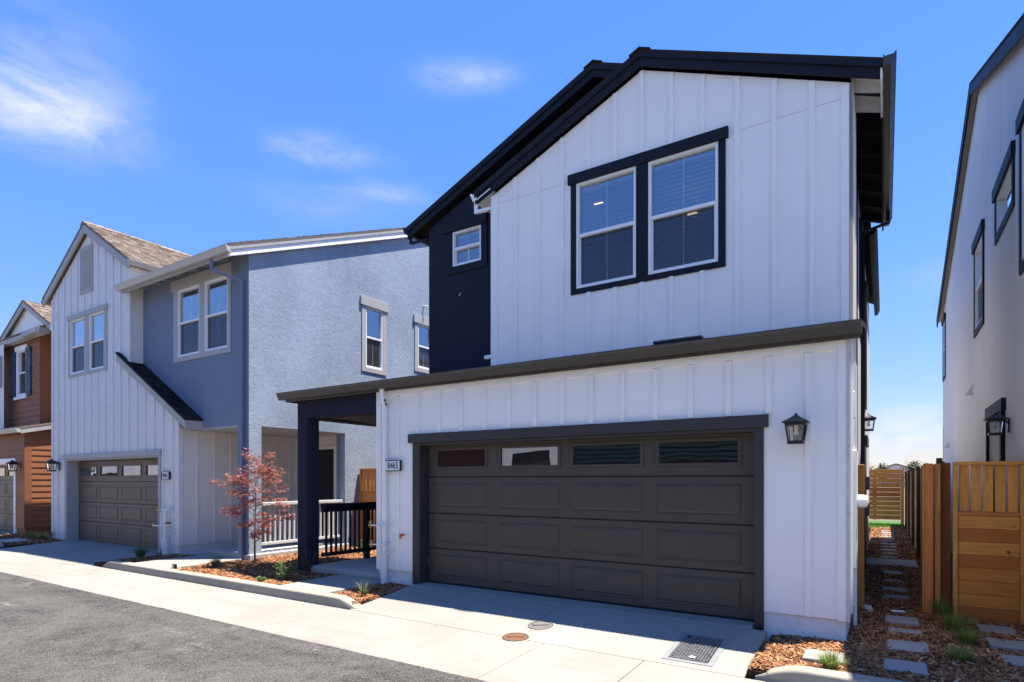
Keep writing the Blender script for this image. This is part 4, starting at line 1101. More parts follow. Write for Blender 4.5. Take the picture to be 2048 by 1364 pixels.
# entry porch under the blue box
EW = F('x', -13.65, 1)
ew = wall(G, EW, [(7.2, .13), (10.3, .13), (10.3, 2.9), (7.2, 2.9)], 'pale_siding'); battens(ew, EW, [7.62 + .42 * k for k in range(7)], .13, 2.82, 'pale_siding', w=.05)
EW.piece('corner_board', ew, 'pale_siding', 7.18, 7.29, -.02, .024, .12, 2.85)
EB = F('y', 10.3, -1)
eb = wall(G, EB, [(-13.65, -.1), (-11.44, -.1), (-11.44, 2.9), (-13.65, 2.9)], 'pale_siding')
dd = MB(); EB.box(dd, -12.95, -12.02, 0, .03, .06, 2.45); ed = add('door', dd, 'dark_door', G)
for (a, b) in ((.25, .85), (.98, 1.6), (1.72, 2.32)): EB.piece('panel', ed, 'dark_door', -12.82, -12.15, .028, .042, a, b, ch=.008)
m = MB(); EB.box(m, -12.02, -11.90, 0, .03, .06, 2.55); EB.box(m, -13.07, -12.95, 0, .03, .06, 2.55); EB.box(m, -12.95, -12.02, 0, .03, 2.45, 2.55); add('door_trim', m, 'pale_siding', G)
add('porch_column', MB().box(-11.85, -11.445, 7.502, 7.80, -.2, 2.84), 'blue_smooth', G)
add('porch_pier', MB().box(-11.75, -11.442, 10.131, 10.29, -.2, 2.84), 'blue_smooth', G)
add('porch_floor', MB().box(-13.1, -11.36, 7.46, 10.28, -.25, .055, .012), 'concrete_grey', G)
wr = MB(); wr.box(-11.56, -11.42, 7.81, 10.05, 1.09, 1.16, .006).box(-11.53, -11.46, 7.81, 10.05, .22, .28, .004); wrl = add('porch_railing', wr, 'grey_rail', G)
y = 7.92
while y < 10.05: piece('baluster', wrl, 'grey_rail', -11.515, -11.475, y - .02, y + .02, .28, 1.09, .002); y += .125
# blue house main roof (slopes to the front, rake over the sunlit wall)
Y0, Z0 = 7.0, 6.50
slab_roof(G, 'roof', 'slate_edge', (-16.15, Y0, Z0), (-11.33, Y0, Z0), (-11.33, RY, Z0 + .425 * (RY - Y0)), (-16.15, RY, Z0 + .425 * (RY - Y0)), .05)
slab_roof(G, 'roof', 'tan_shingle', (-16.15, RY, Z0 + .425 * (RY - Y0)), (-11.33, RY, Z0 + .425 * (RY - Y0)), (-11.33, 19.4, 6.5), (-16.15, 19.4, 6.5), .05)
shingles(G, (-16.15, Y0, Z0 + .004), (1, 0, 0), (0, 1, .425), 4.82, 6.9, 'tan_shingle', .14, .25)
zz = lambda y: Z0 + .425 * (y - Y0)
m = MB(); m.prism([(Y0 + .02, zz(Y0) - .05), (RY, zz(RY) - .05), (RY, zz(RY) - .11), (Y0 + .02, zz(Y0) - .11)], lambda a, y, z: (a, y, z), -11.35, -11.325); add('rake_board', m, 'grey_trim', G)
m = MB(); m.prism([(Y0 + .02, zz(Y0) - .111), (RY, zz(RY) - .111), (RY, zz(RY) - .26), (Y0 + .02, zz(Y0) - .24)], lambda a, y, z: (a, y, z), -11.43, -11.345); add('rake_board', m, 'white_trim', G)
gutter(G, 'cream_gutter', 'x', -16.1, -11.33, 7.03, 6.47, -1)
add('fascia', MB().box(-16.0, -11.43, 7.04, 7.07, 6.28, 6.46), 'grey_trim', G)
for k in range(8): rf = MB(); x = -15.7 + .58 * k; rf.prism([(7.08, 6.46), (7.5, 6.62), (7.5, 6.48), (7.08, 6.34)], lambda a, y, z: (a, y, z), x - .04, x + .04); add('rafter_tail', rf, 'grey_trim', G)
add('soffit', MB().prism([(7.07, 6.475), (7.5, 6.645), (7.5, 6.63), (7.07, 6.46)], lambda a, y, z: (a, y, z), -16.0, -11.44), 'pale_siding', G)
square_pipe(G, 'blue_smooth', [(-12.05, 7.03, 6.4), (-12.05, 7.05, 6.12), (-11.60, 7.44, 5.9), (-11.60, 7.44, 0.0)], .075)
# pipes at the grey white corner
add('downspout_sleeve', MB().tube([(-14.05, 7.10, .95), (-14.05, 7.10, .30), (-14.05, 7.10, .29), (-14.05, 7.1, -.12)], [.04, .04, .06, .06], 12), 'plastic_white', G, True)
add('water_pipe', MB().tube([(-13.8, 7.18, .98), (-13.8, 7.06, .98), (-14.25, 7.06, .96)], .016, 8).tube([(-13.85, 7.18, .62), (-13.85, 7.05, .60), (-14.45, 7.03, .58)], .018, 8).tube([(-13.8, 7.18, .42), (-13.8, 7.08, .42), (-14.0, 7.08, .42)], .014, 8).tube([(-14.15, 7.06, .9), (-14.18, 7.06, .35), (-14.12, 7.06, .05)], .014, 8), 'plastic_white', G, True)
for x, z in ((-14.28, .96), (-14.48, .58)): add('brass_valve', MB().tube([(x - .03, 7.05, z), (x + .03, 7.05, z)], .024, 8).tube([(x, 7.05, z - .05), (x, 7.05, z + .06)], [.014, .03], 8), 'brass', G, True)
add('pipe_cap', MB().tube([(-13.95, 7.18, .66), (-13.95, 7.05, .66)], .026, 8), 'orange_cap', G, True)

# ------------------------------------------------------------------ BROWN HOUSE
B = thing('house', (-25.5, 10, 0), 'brown lap sided house with cream gable at the far left', 'house')
BG = F('y', 7.2, -1)
bwall = wall(B, BG, [(-28.6, .16), (-22.58, .16), (-22.58, 3.25), (-28.6, 3.25)], 'brown_siding', [(-28.4, -23.42, .16, 2.22)], .2)
def laps(parent, f, u0, u1, z0, z1, dz=.19, mat='brown_siding', seg=None, top=None):
    z = z0
    while z < z1 - .03:
        e = min(z + dz, z1)
        for (a, b) in (seg(z, e) if seg else [(u0, u1)]):
            if b - a < .03: continue
            m_key = ('lap', f.a, f.s, round(b - a, 3), round(e - z, 3), mat)
            if m_key not in MC:
                q = F(f.a, 0, f.s); L_ = (b - a) / 2; h = e - z
                mm = MB(); mm.prism([(0.0, 0), (.026, -.012), (.026, 0.004), (.006, h), (0, h)], lambda u, v, zz: q.p(u, v, zz), -L_, L_); MC[m_key] = mm.mesh('siding_board', mat)
            link('siding_board', MC[m_key], parent, f.p((a + b) / 2, .001, z))
        z += dz
laps(bwall, BG, -28.6, -22.68, .16, 3.12, seg=lambda a, b: [(-23.27, -22.68)] if b < 2.4 else [(-28.6, -22.68)])
BG.piece('corner_board', bwall, 'brown_siding', -22.68, -22.555, -.03, .03, .12, 3.15)
add('foundation', MB().box(-23.26, -22.6, 7.22, 9.5, -.3, .165), 'brown_siding', B)
BS = F('x', -22.58, 1)
bs = wall(B, BS, [(7.2, .16), (10.0, .16), (10.0, 3.9), (7.2, 3.25)], 'brown_siding'); laps(bs, BS, 7.36, 10.0, .16, 3.25)
BS.piece('corner_board', bs, 'brown_siding', 7.18, 7.36, -.02, .03, .12, 3.2)
m = MB(); BG.box(m, -23.42, -23.27, -.2, .03, -.05, 2.2); BG.box(m, -28.5, -23.24, -.003, .05, 2.2, 2.34); BG.box(m, -28.4, -23.42, -.2, .02, 2.16, 2.198); add('door_trim', m, 'white_trim', B)
garage_door(B, F('y', 7.38, -1), -28.4, -23.43, -.02, [(.08, .45), (.62, 1.0), (1.18, 1.55)], [(-28.26, -27.24), (-27.04, -26.02), (-25.82, -24.80), (-24.60, -23.58)], (1.76, 2.08), 'taupe_door', 2.2, [-.02, .53, 1.09, 1.65, 2.18], 'taupe garage door of the brown house')
slab_roof(B, 'roof', 'tan_shingle', (-29, 7.0, 3.28), (-22.42, 7.0, 3.28), (-22.42, 10.2, 4.05), (-29, 10.2, 4.05), .05)
m = MB(); m.prism([(7.05, 3.24), (9.5, 3.83), (9.5, 3.68), (7.05, 3.09)], lambda a, y, z: (a, y, z), -22.46, -22.43); add('rake_board', m, 'grey_trim', B)
gutter(B, 'cream_gutter', 'x', -29, -22.42, 7.04, 3.25, -1)
BU = F('y', 8.0, -1)
UNK = [(-25.72, -24.96, 4.62, 6.15)]
bu = wall(B, BU, [(-27.05, 3.3), (-23.78, 3.3), (-23.78, 6.5), (-27.05, 6.5)], 'brown_siding', UNK)
def bseg(a, b):
    if b > 4.53 and a < 6.3: return [(-27.05, -25.82), (-24.86, -23.78)]
    return [(-27.05, -23.78)]
laps(bu, BU, -27.05, -23.78, 3.45, 6.45, seg=bseg)
window(B, BU, UNK, (-25.80, -24.88, 4.55, 6.15), 'white_trim', (-25.86, -24.82, 6.15, 6.32), label='sash window between two navy shutters', blinds=False)
for a, b in ((-26.22, -25.83), (-24.85, -24.46)):
    m = MB(); BU.box(m, a, b, .03, .055, 4.55, 6.2)
    for zz_ in (4.62, 5.36, 6.05): BU.box(m, a - .01, b + .01, .054, .075, zz_, zz_ + .12)
    add('shutter', m, 'navy_shutter', B)
m = MB(); BU.box(m, -25.88, -24.8, .03, .08, 4.46, 4.55); add('window_sill', m, 'white_trim', B)
wall(B, F('x', -23.78, 1), [(8.0, 3.3), (14, 3.3), (14, 6.6), (8.0, 6.6)], 'brown_siding')
wall(B, F('y', 7.95, -1), [(-27.4, 6.5), (-22.5, 6.5), (-24.62, 7.62)], 'white_siding', name='gable_wall')
for (xe, ze) in ((-27.6, 6.05), (-22.4, 6.72)):
    slab_roof(B, 'roof', 'tan_shingle', (-24.65, 7.78, 7.76), (xe, 7.78, 7.76 - .50 * abs(xe + 24.65)), (xe, 14, 7.76 - .5 * abs(xe + 24.65)), (-24.65, 14, 7.76), .05)
    z_ = 7.76 - .50 * abs(xe + 24.65)
    m = MB(); m.prism([(-24.65, 7.71), (xe, z_ - .05), (xe, z_ - .22), (-24.65, 7.53)], lambda a, x, z: (x, a, z), 7.80, 7.84); add('rake_board', m, 'grey_trim', B)
shingles(B, (-22.4, 7.78, 7.76 - .5 * 2.25 + .004), (0, 1, 0), (-1, 0, .5), 4.0, 2.5, 'tan_shingle')
m = MB(); m.box(-27.5, -24.3, 7.72, 7.95, 6.40, 6.56); add('fascia', m, 'grey_trim', B)
m = MB(); m.box(-24.3, -22.9, 7.66, 7.95, 6.42, 6.60).box(-24.3, -23.2, 7.62, 7.66, 6.42, 6.52); add('fascia', m, 'grey_trim', B)
slab_roof(B, 'roof', 'tan_shingle', (-27.5, 7.68, 6.57), (-22.8, 7.68, 6.62), (-22.8, 7.96, 6.72), (-27.5, 7.96, 6.66), .03)
wall(B, F('y', 7.7, -1), [(-30, 3.3), (-26.02, 3.3), (-26.02, 6.4), (-30, 6.4)], 'pale_siding')
m = MB(); m.box(-26.3, -26.16, 7.6, 7.7, 4.9, 6.0); add('window_casing', m, 'grey_trim', B)

# ------------------------------------------------------------------ RIGHT NEIGHBOUR
Q = thing('house', (4.5, 14, 0), 'white stucco house with dark window frames at the right edge', 'house')
XR = 1.42
QF = F('x', XR, -1)
ZP, YP = 8.72, 13.4
zq = lambda y: ZP - (.30 if y > YP else .415) * abs(y - YP)
WQ = [(12.75, 13.78, 4.42, 5.88), (10.0, 11.3, 5.32, 5.86), (20.2, 20.8, 4.6, 6.1), (8.0, 9.38, 4.3, 5.95)]
qw = wall(Q, QF, [(6.9, -.2), (20.88, -.2), (20.88, 3.2), (21.1, 3.2), (21.1, zq(21.1)), (YP, ZP), (6.9, zq(6.9))], 'white_stucco', WQ); qw['label'] = 'shaded white stucco side wall'
for q, lab in zip(WQ, ('tall narrow dark framed window', 'small dark framed slider window', 'far narrow dark framed window', 'large dark framed window at the picture edge')):
    window(Q, QF, [q], (q[0] - .11, q[1] + .11, q[2] - .12, q[3]), 'navy_trim', (q[0] - .15, q[1] + .15, q[3], q[3] + .18), frame_mat='white_vinyl', label=lab, blinds=False, split=(0 if q[0] == 10.0 else .5), mun=(q[0] == 10.0))
m = MB(); QF.box(m, 10.75, 12.0, 0, .02, -.1, 2.62); add('side_door', m, 'dark_door', Q)
m = MB(); QF.box(m, 10.62, 10.75, 0, .05, -.1, 2.62); QF.box(m, 12.0, 12.08, 0, .05, -.1, 2.62); QF.box(m, 10.55, 12.12, 0, .055, 2.62, 2.80); add('door_trim', m, 'navy_trim', Q)
for (y, z) in ((14.3, 3.3), (19.2, 2.5)):
    m = MB(); m.add([QF.p(y - .08, 0, z), QF.p(y + .08, 0, z), QF.p(y + .08, .11, z), QF.p(y - .08, .11, z), QF.p(y - .08, 0, z + .19), QF.p(y + .08, 0, z + .19)], [(0, 1, 2, 3), (3, 2, 5, 4), (0, 3, 4), (1, 5, 2), (0, 4, 5, 1)]); add('vent_hood', m, 'white_stucco', Q)
XO = XR - .13
for (ya, yb) in ((6.7, YP), (YP, 21.5)):
    slab_roof(Q, 'roof', 'dark_shingle', (XO, ya, zq(ya) + .13), (XO, yb, zq(yb) + .13), (8, yb, zq(yb) + .13), (8, ya, zq(ya) + .13), .05)
    m = MB(); m.prism([(ya, zq(ya) + .08), (yb, zq(yb) + .08), (yb, zq(yb) - .10), (ya, zq(ya) - .10)], lambda a, y, z: (a, y, z), XO + .005, XO + .035); add('rake_board', m, 'navy_trim', Q)
    m = MB(); m.prism([(ya, zq(ya) + .06), (yb, zq(yb) + .06), (yb, zq(yb) + .04), (ya, zq(ya) + .04)], lambda a, y, z: (a, y, z), XO + .036, XR); add('soffit', m, 'cream_board', Q)
wall(Q, F('y', 6.9, -1), [(XR, -.2), (8, -.2), (8, 5.9), (XR, 5.9)], 'white_stucco'); wall(Q, F('y', 21.1, 1), [(XR, -.2), (8, -.2), (8, 6), (XR, 6)], 'white_stucco'); wall(Q, F('x', 8, 1), [(6.9, -.2), (21.1, -.2), (21.1, 6.1), (YP, ZP), (6.9, 6)], 'white_stucco')
lantern(QF, 10.3, 2.42, 'black wall lantern beside the dark side door of the right house', .95, .15)

# ------------------------------------------------------------------ FENCES
gp = tag(piece('gate_post', None, 'cedar_v', -.335, -.235, 9.16, 9.26, -.12, 1.86, .004), 'orange cedar post against the white house wall at the path', 'post', 'cedar gate posts')
gp = tag(piece('gate_post', None, 'redwood_v', .425, .515, 9.12, 9.21, -.12, 1.86, .004), 'reddish cedar post at the left end of the slatted fence', 'post', 'cedar gate posts')
gp = tag(piece('gate_post', None, 'darkwood_v', .605, .705, 9.30, 9.40, -.12, 1.87, .004), 'dark red cedar post next to the slatted fence frame', 'post', 'cedar gate posts')
tag(piece('gate_board', None, 'cedar_v', .535, .595, 9.2, 9.225, -.12, 1.86, .003), 'thin upright orange board between the two fence posts', 'board')
tag(piece('gate_board', None, 'cedar_v', .405, .423, 9.13, 9.6, -.1, 1.84, .003), 'narrow orange board edge left of the reddish post', 'board')

def cedar_gate(name, x0, x1, y, zb, zt, label, zmid, nslat, rows, cat='fence'):
    r = thing(name, ((x0 + x1) / 2, y, zb), label, cat)
    piece('frame_post', r, 'cedar_v', x0, x0 + .045, y - .02, y + .07, zb, zt - .045); piece('frame_post', r, 'cedar_v', x1 - .045, x1, y - .02, y + .07, zb, zt - .045)
    piece('rail', r, 'cedar_h', x0, x1, y - .025, y + .075, zt - .043, zt); piece('rail', r, 'cedar_h', x0 + .046, x1 - .046, y - .022, y + .07, zmid - .045, zmid)
    w = (x1 - x0 - .10) / nslat
    for k in range(nslat): piece('slat', r, 'cedar_v', x0 + .05 + w * k + .009, x0 + .05 + w * (k + 1) - .009, y + .02, y + .04, zmid + .002, zt - .045)
    h = (zmid - .048 - zb) / rows
    for k in range(rows): piece('board', r, 'cedar_h', x0 + .048, x1 - .048, y + .0 + .003 * (k % 2), y + .022, zb + h * k + .002, zb + h * (k + 1) - .0015, .003)
    nl = MB()
    for k in range(rows):
        for xx in (x0 + .062, x1 - .062):
            for q in (.3, .7): nl.tube([(xx, y - .0005, zb + h * (k + q)), (xx, y + .004, zb + h * (k + q))], .0035, 6)
    tag(add('nail_heads', nl, 'black_metal', r), kind='stuff')
    return r
cedar_gate('cedar_fence', .715, 1.40, 9.1, -.07, 1.875, 'orange cedar fence panel with slatted top below the white stucco house', 1.26, 5, 8)
cedar_gate('cedar_gate', -11.40, -9.6, 10.6, -.05, 1.95, 'cedar gate with slatted top seen behind the black porch railing', 1.42, 12, 8, 'gate')

for i in range(6):
    y0 = 9.5 + 2.9 * i; y1 = y0 + 2.9
    r = thing('side_fence', (.64, y0, -.1), ['nearest', 'second', 'third', 'fourth', 'fifth', 'farthest'][i] + ' weathered board fence section along the right of the side path', 'fence', 'side path fence sections')
    piece('post', r, 'shaded_post', .572, .636, y0, y0 + .10, -.12, 1.94, .004)
    for k in range(13): piece('board', r, 'weathered_h', .638 + .004 * (k % 2), .662, y0 + .03, y1 - .002, -.08 + .152 * k, -.08 + .152 * k + .15, .003)
r = thing('slat_gate', (-.1, 27, -.1), 'horizontal slat cedar gate closing the far end of the side path', 'gate')
for k in range(11): piece('slat', r, 'cedar_h', -.95, .50, 27.0, 27.03, .12 + .178 * k, .12 + .178 * k + .166, .003)
piece('post', r, 'cedar_v', .505, .62, 26.95, 27.06, -.1, 2.08); piece('brace', r, 'cedar_v', -.40, -.28, 27.035, 27.07, .1, 2.05)
tag(add('lawn', MB().box(-1.2, .62, 25.005, 29, -.3, -.06), 'turf'), kind='structure')
def turf():
    mb = MB()
    for _ in range(2600):
        x, y = random.uniform(-1, .6), random.uniform(25, 27); h = random.uniform(.03, .07); a = random.random() * 6.28; dx, dy = math.cos(a) * .006, math.sin(a) * .006
        mb.add([(x - dx, y - dy, -.06), (x + dx, y + dy, -.06), (x + random.uniform(-.02, .02), y + random.uniform(-.02, .02), -.06 + h)], [(0, 1, 2)])
    tag(add('turf_grass', mb, 'turf'), 'bright green turf patch before the far slat gate', 'grass', kind='stuff')
turf()
tag(add('concrete_pad', MB().box(-.34, .55, 13.66, 14.75, -.2, -.015, .02), 'concrete'), kind='structure')

# ------------------------------------------------------------------ stepping stones
def stone(x0, x1, y0, y1, z, label, tilt=(0, 0), tint='paver'):
    hx, hy = (x1 - x0) / 2, (y1 - y0) / 2
    vs, fs = cbox_geo(2 * hx, 2 * hy, .05, .006)
    vs = [(a * (1 + random.uniform(-.01, .01)), b, c + tilt[0] * a + tilt[1] * b) for a, b, c in vs]
    o = link('stepping_stone', MB().add(vs, fs).mesh('stepping_stone', tint), None, ((x0 + x1) / 2, (y0 + y1) / 2, z - .02))
    o.rotation_euler.z = random.uniform(-.03, .03)
    tag(o, label, 'stepping stone', 'grey rectangular stepping stones')
ordn = ['nearest', 'second', 'third', 'fourth']
for i, (a, b, c, d) in enumerate([(-.01, .32, 6.22, 6.61), (.02, .37, 7.02, 7.39), (.03, .36, 7.74, 8.02), (.0, .34, 8.34, 8.72)]):
    stone(a, b, c, d, -.045, ordn[i] + ' grey paver of the stepping row left of the grass tufts', (random.uniform(-.03, .03), random.uniform(-.03, .03)))
stone(-.67, -.33, 6.20, 6.56, -.045, 'sunlit grey paver in front of the garage corner', (.02, .0))
for i, (a, b, c, d) in enumerate([(.93, 1.28, 7.0, 7.36), (.91, 1.25, 7.68, 8.06), (.90, 1.24, 8.34, 8.75)]):
    stone(a, b, c, d, -.045, ['lowest', 'middle', 'upper'][i] + ' grey paver before the slatted fence at the right edge')
for i, y in enumerate((9.95, 10.66, 11.5, 12.6)):
    stone(-.03, .28, y, y + .36, -.045, ['first', 'second', 'third', 'fourth'][i] + ' shaded paver on the side path before the concrete pad')
for i in range(11):
    y = 15.1 + .8 * i
    stone(-.10, .24, y, y + .36, -.045, ['first', 'second', 'third', 'fourth', 'fifth', 'sixth', 'seventh', 'eighth', 'ninth', 'tenth', 'last'][i] + ' paver on the dark path beyond the concrete pad')
o = link('paper_card', MB().obox((.14, 9.05, -.045), (.95, .3, 0), (-.3, .95, 0), (0, 0, 1), (.075, .05, .004)).mesh('paper_card', 'plastic_white')); tag(o, 'small white card lying on the mulch by the path', 'card')
def rock():
    mb = MB(); 
    bm = bmesh.new(); bmesh.ops.create_icosphere(bm, subdivisions=2, radius=1)
    for v in bm.verts:
        n = random.uniform(.8, 1.15); v.co = Vector((v.co.x * .075 * n, v.co.y * .06 * n, v.co.z * .05 * n))
    me = bpy.data.meshes.new('rock'); bm.to_mesh(me); bm.free(); me.materials.append(MATS['cream_board'])
    tag(link('rock', me, None, (-.20, 9.05, -.05)), 'pale rock at the foot of the cedar post', 'rock')
rock()

# ------------------------------------------------------------------ covers in the driveway
def round_cover(x, y, z, slope, mat, label):
    t = thing('manhole_cover', (x, y, z), label, 'manhole cover', 'round iron covers')
    sy = slope
    def disc(r0, r1, h0, h1, n=36):
        m = MB()
        for k in range(n):
            a = 2 * math.pi * k / n
            for r, h in ((r0, h0), (r1, h0 if r0 == 0 else h1)): m.v.append((x + r * math.cos(a), y + r * math.sin(a), z + sy * r * math.sin(a) + h))
        for k in range(n): m.f.append((2 * k, 2 * k + 1, (2 * k + 3) % (2 * n), (2 * k + 2) % (2 * n)))
        return m
    d = MB(); n = 36
    pts = [(x + .150 * math.cos(2 * math.pi * k / n), y + .150 * math.sin(2 * math.pi * k / n), z + sy * .150 * math.sin(2 * math.pi * k / n) + .007) for k in range(n)]
    d.poly(pts); add('lid', d, mat, t)
    g0 = [(x + .158 * math.cos(2 * math.pi * k / n), y + .158 * math.sin(2 * math.pi * k / n), z + sy * .158 * math.sin(2 * math.pi * k / n) + .0035) for k in range(n)]
    add('gap', MB().poly(g0), 'ink', t)  # black disc under the lid, painting in the shade of a recess
    rg = disc(.156, .182, .007, .003); add('collar', rg, 'kerb_concrete', t)
    add('lid_rim', disc(.138, .150, .012, .012), mat, t)
    bar = MB().obox((x, y, z + .011), (.9, .43, .43 * sy), (-.43, .9, .9 * sy), (0, -sy, 1), (.10, .008, .004)); add('lid_rib', bar, mat, t)
    return t
dz = lambda y: -.15 * (6.9 - y) / 1.268
round_cover(-3.48, 6.09, dz(6.09), .118, 'grey_iron', 'grey round iron cover at the shadow edge of the driveway')
round_cover(-3.55, 5.64, -.147, .06, 'rust_iron', 'rusty round iron cover on the slab joint')
ub = thing('meter_box_cover', (-1.64, 6.12, dz(6.12)), 'dark tread plate utility cover set in the driveway', 'utility cover')
def on(x, y, h): return (x, y, dz(y) + h)
def plate(x0, x1, y0, y1, h, mat, name):
    a = [on(x0, y0, h), on(x1, y0, h), on(x1, y1, h), on(x0, y1, h)]; b = [on(x0, y0, -.05), on(x1, y0, -.05), on(x1, y1, -.05), on(x0, y1, -.05)]
    return add(name, MB().add(a + b, [(0, 1, 2, 3), (0, 4, 5, 1), (1, 5, 6, 2), (2, 6, 7, 3), (3, 7, 4, 0)]), mat, ub)
for (a, b, c, d) in ((-1.89, -1.835, 5.74, 6.505), (-1.445, -1.39, 5.74, 6.505), (-1.835, -1.445, 5.74, 5.79), (-1.835, -1.445, 6.455, 6.505)): plate(a, b, c, d, .006, 'plate_rim', 'frame_bar')
plate(-1.834, -1.446, 5.791, 6.454, .002, 'ink', 'gap'); plate(-1.826, -1.454, 5.80, 6.445, .005, 'plate_iron', 'lid')  # black sheet below the lid paints in the shaded slit around it
tr = MB()
for i in range(13):
    for j in range(22):
        x, y = -1.815 + .029 * i, 5.81 + .0295 * j
        if (x + 1.62) ** 2 + (y - 5.875) ** 2 < .04 ** 2 or random.random() < .06: continue
        s_ = 1 if (i + j) % 2 else -1
        ax = Vector((.707, .707 * s_, .707 * s_ * .118)); ay = Vector((-.707 * s_, .707, .083)); tr.obox(on(x, y, .007), ax, ay, (0, 0, 1), (.011, .004, .0035))
tag(add('tread', tr, 'plate_rim', ub), kind='stuff')
add('cap', MB().tube([on(-1.62, 5.875, .003), on(-1.62, 5.875, .012)], .032, 18), 'cream_board', ub)
pl = thing('path_light', (-11.4, 5.93, -.06), 'tiny black box light on the mulch near the curb', 'light')
add('case', MB().box(-11.45, -11.36, 5.90, 5.96, -.06, .05, .006), 'black_metal', pl); add('lens', MB().box(-11.435, -11.375, 5.895, 5.902, -.03, .035), 'plaque_face', pl)

# ------------------------------------------------------------------ plants
def tuft(x, y, z, r, h, n, mat, label, droop=.6, w=.006, cat='grass tuft', group='ornamental grass tufts'):
    t = thing('grass_tuft', (x, y, z), label, cat, group)
    mb = MB()
    for _ in range(n):
        a = random.random() * 6.283; rr = r * .35 * math.sqrt(random.random()); L_ = h * random.uniform(.6, 1.15); lean = random.uniform(.05, 1.0) * droop
        bx, by = x + rr * math.cos(a), y + rr * math.sin(a); a += random.uniform(-.6, .6)
        dx, dy = math.cos(a), math.sin(a); ww = w * random.uniform(.6, 1.3)
        px, py = -dy * ww, dx * ww; prev = None; pts = []
        for k in range(4):
            s = k / 3.0; o = L_ * lean * s * s * 1.1; zz_ = z + L_ * (s - .42 * lean * s * s * s)
            f_ = 1 - s * .92
            pts += [(bx + dx * o + px * f_, by + dy * o + py * f_, zz_), (bx + dx * o - px * f_, by + dy * o - py * f_, zz_)]
        mb.add(pts, [(0, 1, 3, 2), (2, 3, 5, 4), (4, 5, 7, 6)])
    add('blades', mb, mat, t); return t
tuft(-.42, 6.02, -.08, .15, .20, 420, 'leaf_blade', 'sunlit grass tuft beside the paver at the garage corner', .95, .0035)
tuft(.60, 9.0, -.09, .16, .30, 260, 'leaf_blade', 'grass tuft at the foot of the fence posts', .8, .004)
tuft(.66, 8.32, -.09, .17, .27, 420, 'leaf_blade', 'yellowish grass tuft nearest the slatted fence frame', 1.0, .0035)
tuft(.72, 7.75, -.09, .17, .22, 420, 'leaf_blade', 'dense grass tuft in the middle of the right bed', 1.0, .0035)
tuft(.60, 6.95, -.09, .16, .19, 420, 'leaf_blade', 'lowest grass tuft in the right bed', 1.0, .0035)
tuft(-6.5, 6.12, -.09, .10, .26, 46, 'leaf_yucca', 'spiky yucca clump beside the white downspout', .75, .010, 'yucca', 'spiky clumps')
tuft(-10.98, 6.5, -.08, .12, .27, 120, 'leaf_yucca', 'spiky green clump beside the entry path of the grey house', .7, .009, 'yucca', 'spiky clumps')
tuft(-13.9, 6.5, -.09, .22, .34, 260, 'leaf_yucca', 'wispy grey green grass at the grey house garage corner', .8, .006)
tuft(-20.3, 6.85, -.11, .3, .30, 200, 'leaf_blade', 'grass tuft by the left corner of the grey white house', .9, .009)
tuft(-21.2, 6.95, -.11, .25, .28, 160, 'leaf_blade', 'grass tuft below the brown house corner', .9, .009)
tuft(-24.2 + .9, 6.7, -.11, .2, .26, 140, 'leaf_blade', 'grass tuft at the left image edge', .9, .009)

def leaf_card(mb, c, d, up, s, lobes=1):
    d = d.normalized(); side = d.cross(up)
    if side.length < 1e-3: side = Vector((1, 0, 0))
    side.normalize(); nn = side.cross(d)
    if lobes == 1:
        mb.add([c, c + d * s * .5 + side * s * .28 + nn * s * .06, c + d * s, c + d * s * .5 - side * s * .28 + nn * s * .06], [(0, 1, 2, 3)])
    else:
        pts, fs = [c], []
        for k, a in enumerate((-1.25, -.65, 0, .65, 1.25)):
            l_ = s * (1 - .22 * abs(a)); v = d * math.cos(a) + side * math.sin(a); p = side * math.cos(a) - d * math.sin(a)
            i = len(pts); pts += [c + v * l_ * .5 + p * s * .11, c + v * l_ - nn * s * .12, c + v * l_ * .5 - p * s * .11]; fs.append((0, i, i + 1, i + 2))
        mb.add(pts, fs)

def shrub(x, y, z, h, r, n, label, mat='leaf_green', seed=1):
    rn = random.Random(seed)
    t = thing('shrub', (x, y, z), label, 'shrub', 'young shrubs'); st = MB(); lf = MB()
    for k in range(n):
        a = rn.random() * 6.283; rr = r * math.sqrt(rn.random()); tip = Vector((x + rr * math.cos(a), y + rr * math.sin(a), z + h * rn.uniform(.5, 1)))
        b0 = Vector((x + rr * .15 * math.cos(a), y + rr * .15 * math.sin(a), z)); mid = (b0 + tip) / 2 + Vector((rn.uniform(-.03, .03), rn.uniform(-.03, .03), .03))
        st.tube([b0, mid, tip], [.004, .003, .0015], 4)
        for j in range(16):
            s = rn.uniform(.25, 1); p = b0.lerp(mid, s * 2) if s < .5 else mid.lerp(tip, s * 2 - 1)
            d = Vector((rn.uniform(-1, 1), rn.uniform(-1, 1), rn.uniform(-.2, .8))); leaf_card(lf, p, d, Vector((0, 0, 1)), rn.uniform(.032, .062))
    add('stems', st, 'bark', t); add('foliage', lf, mat, t)
shrub(-8.50, 6.22, -.08, .42, .20, 20, 'light green leafy shrub in the bed near the curb', seed=3)
shrub(-8.62, 6.78, -.08, .52, .16, 16, 'darker shrub growing against the navy porch column', 'leaf_far', seed=5)
shrub(-8.72, 5.95, -.08, .12, .12, 10, 'tiny pale green plant behind the curb', seed=8)
shrub(-10.2, 9.6, -.06, .3, .2, 14, 'small shrub in the side yard behind the railing', seed=9)

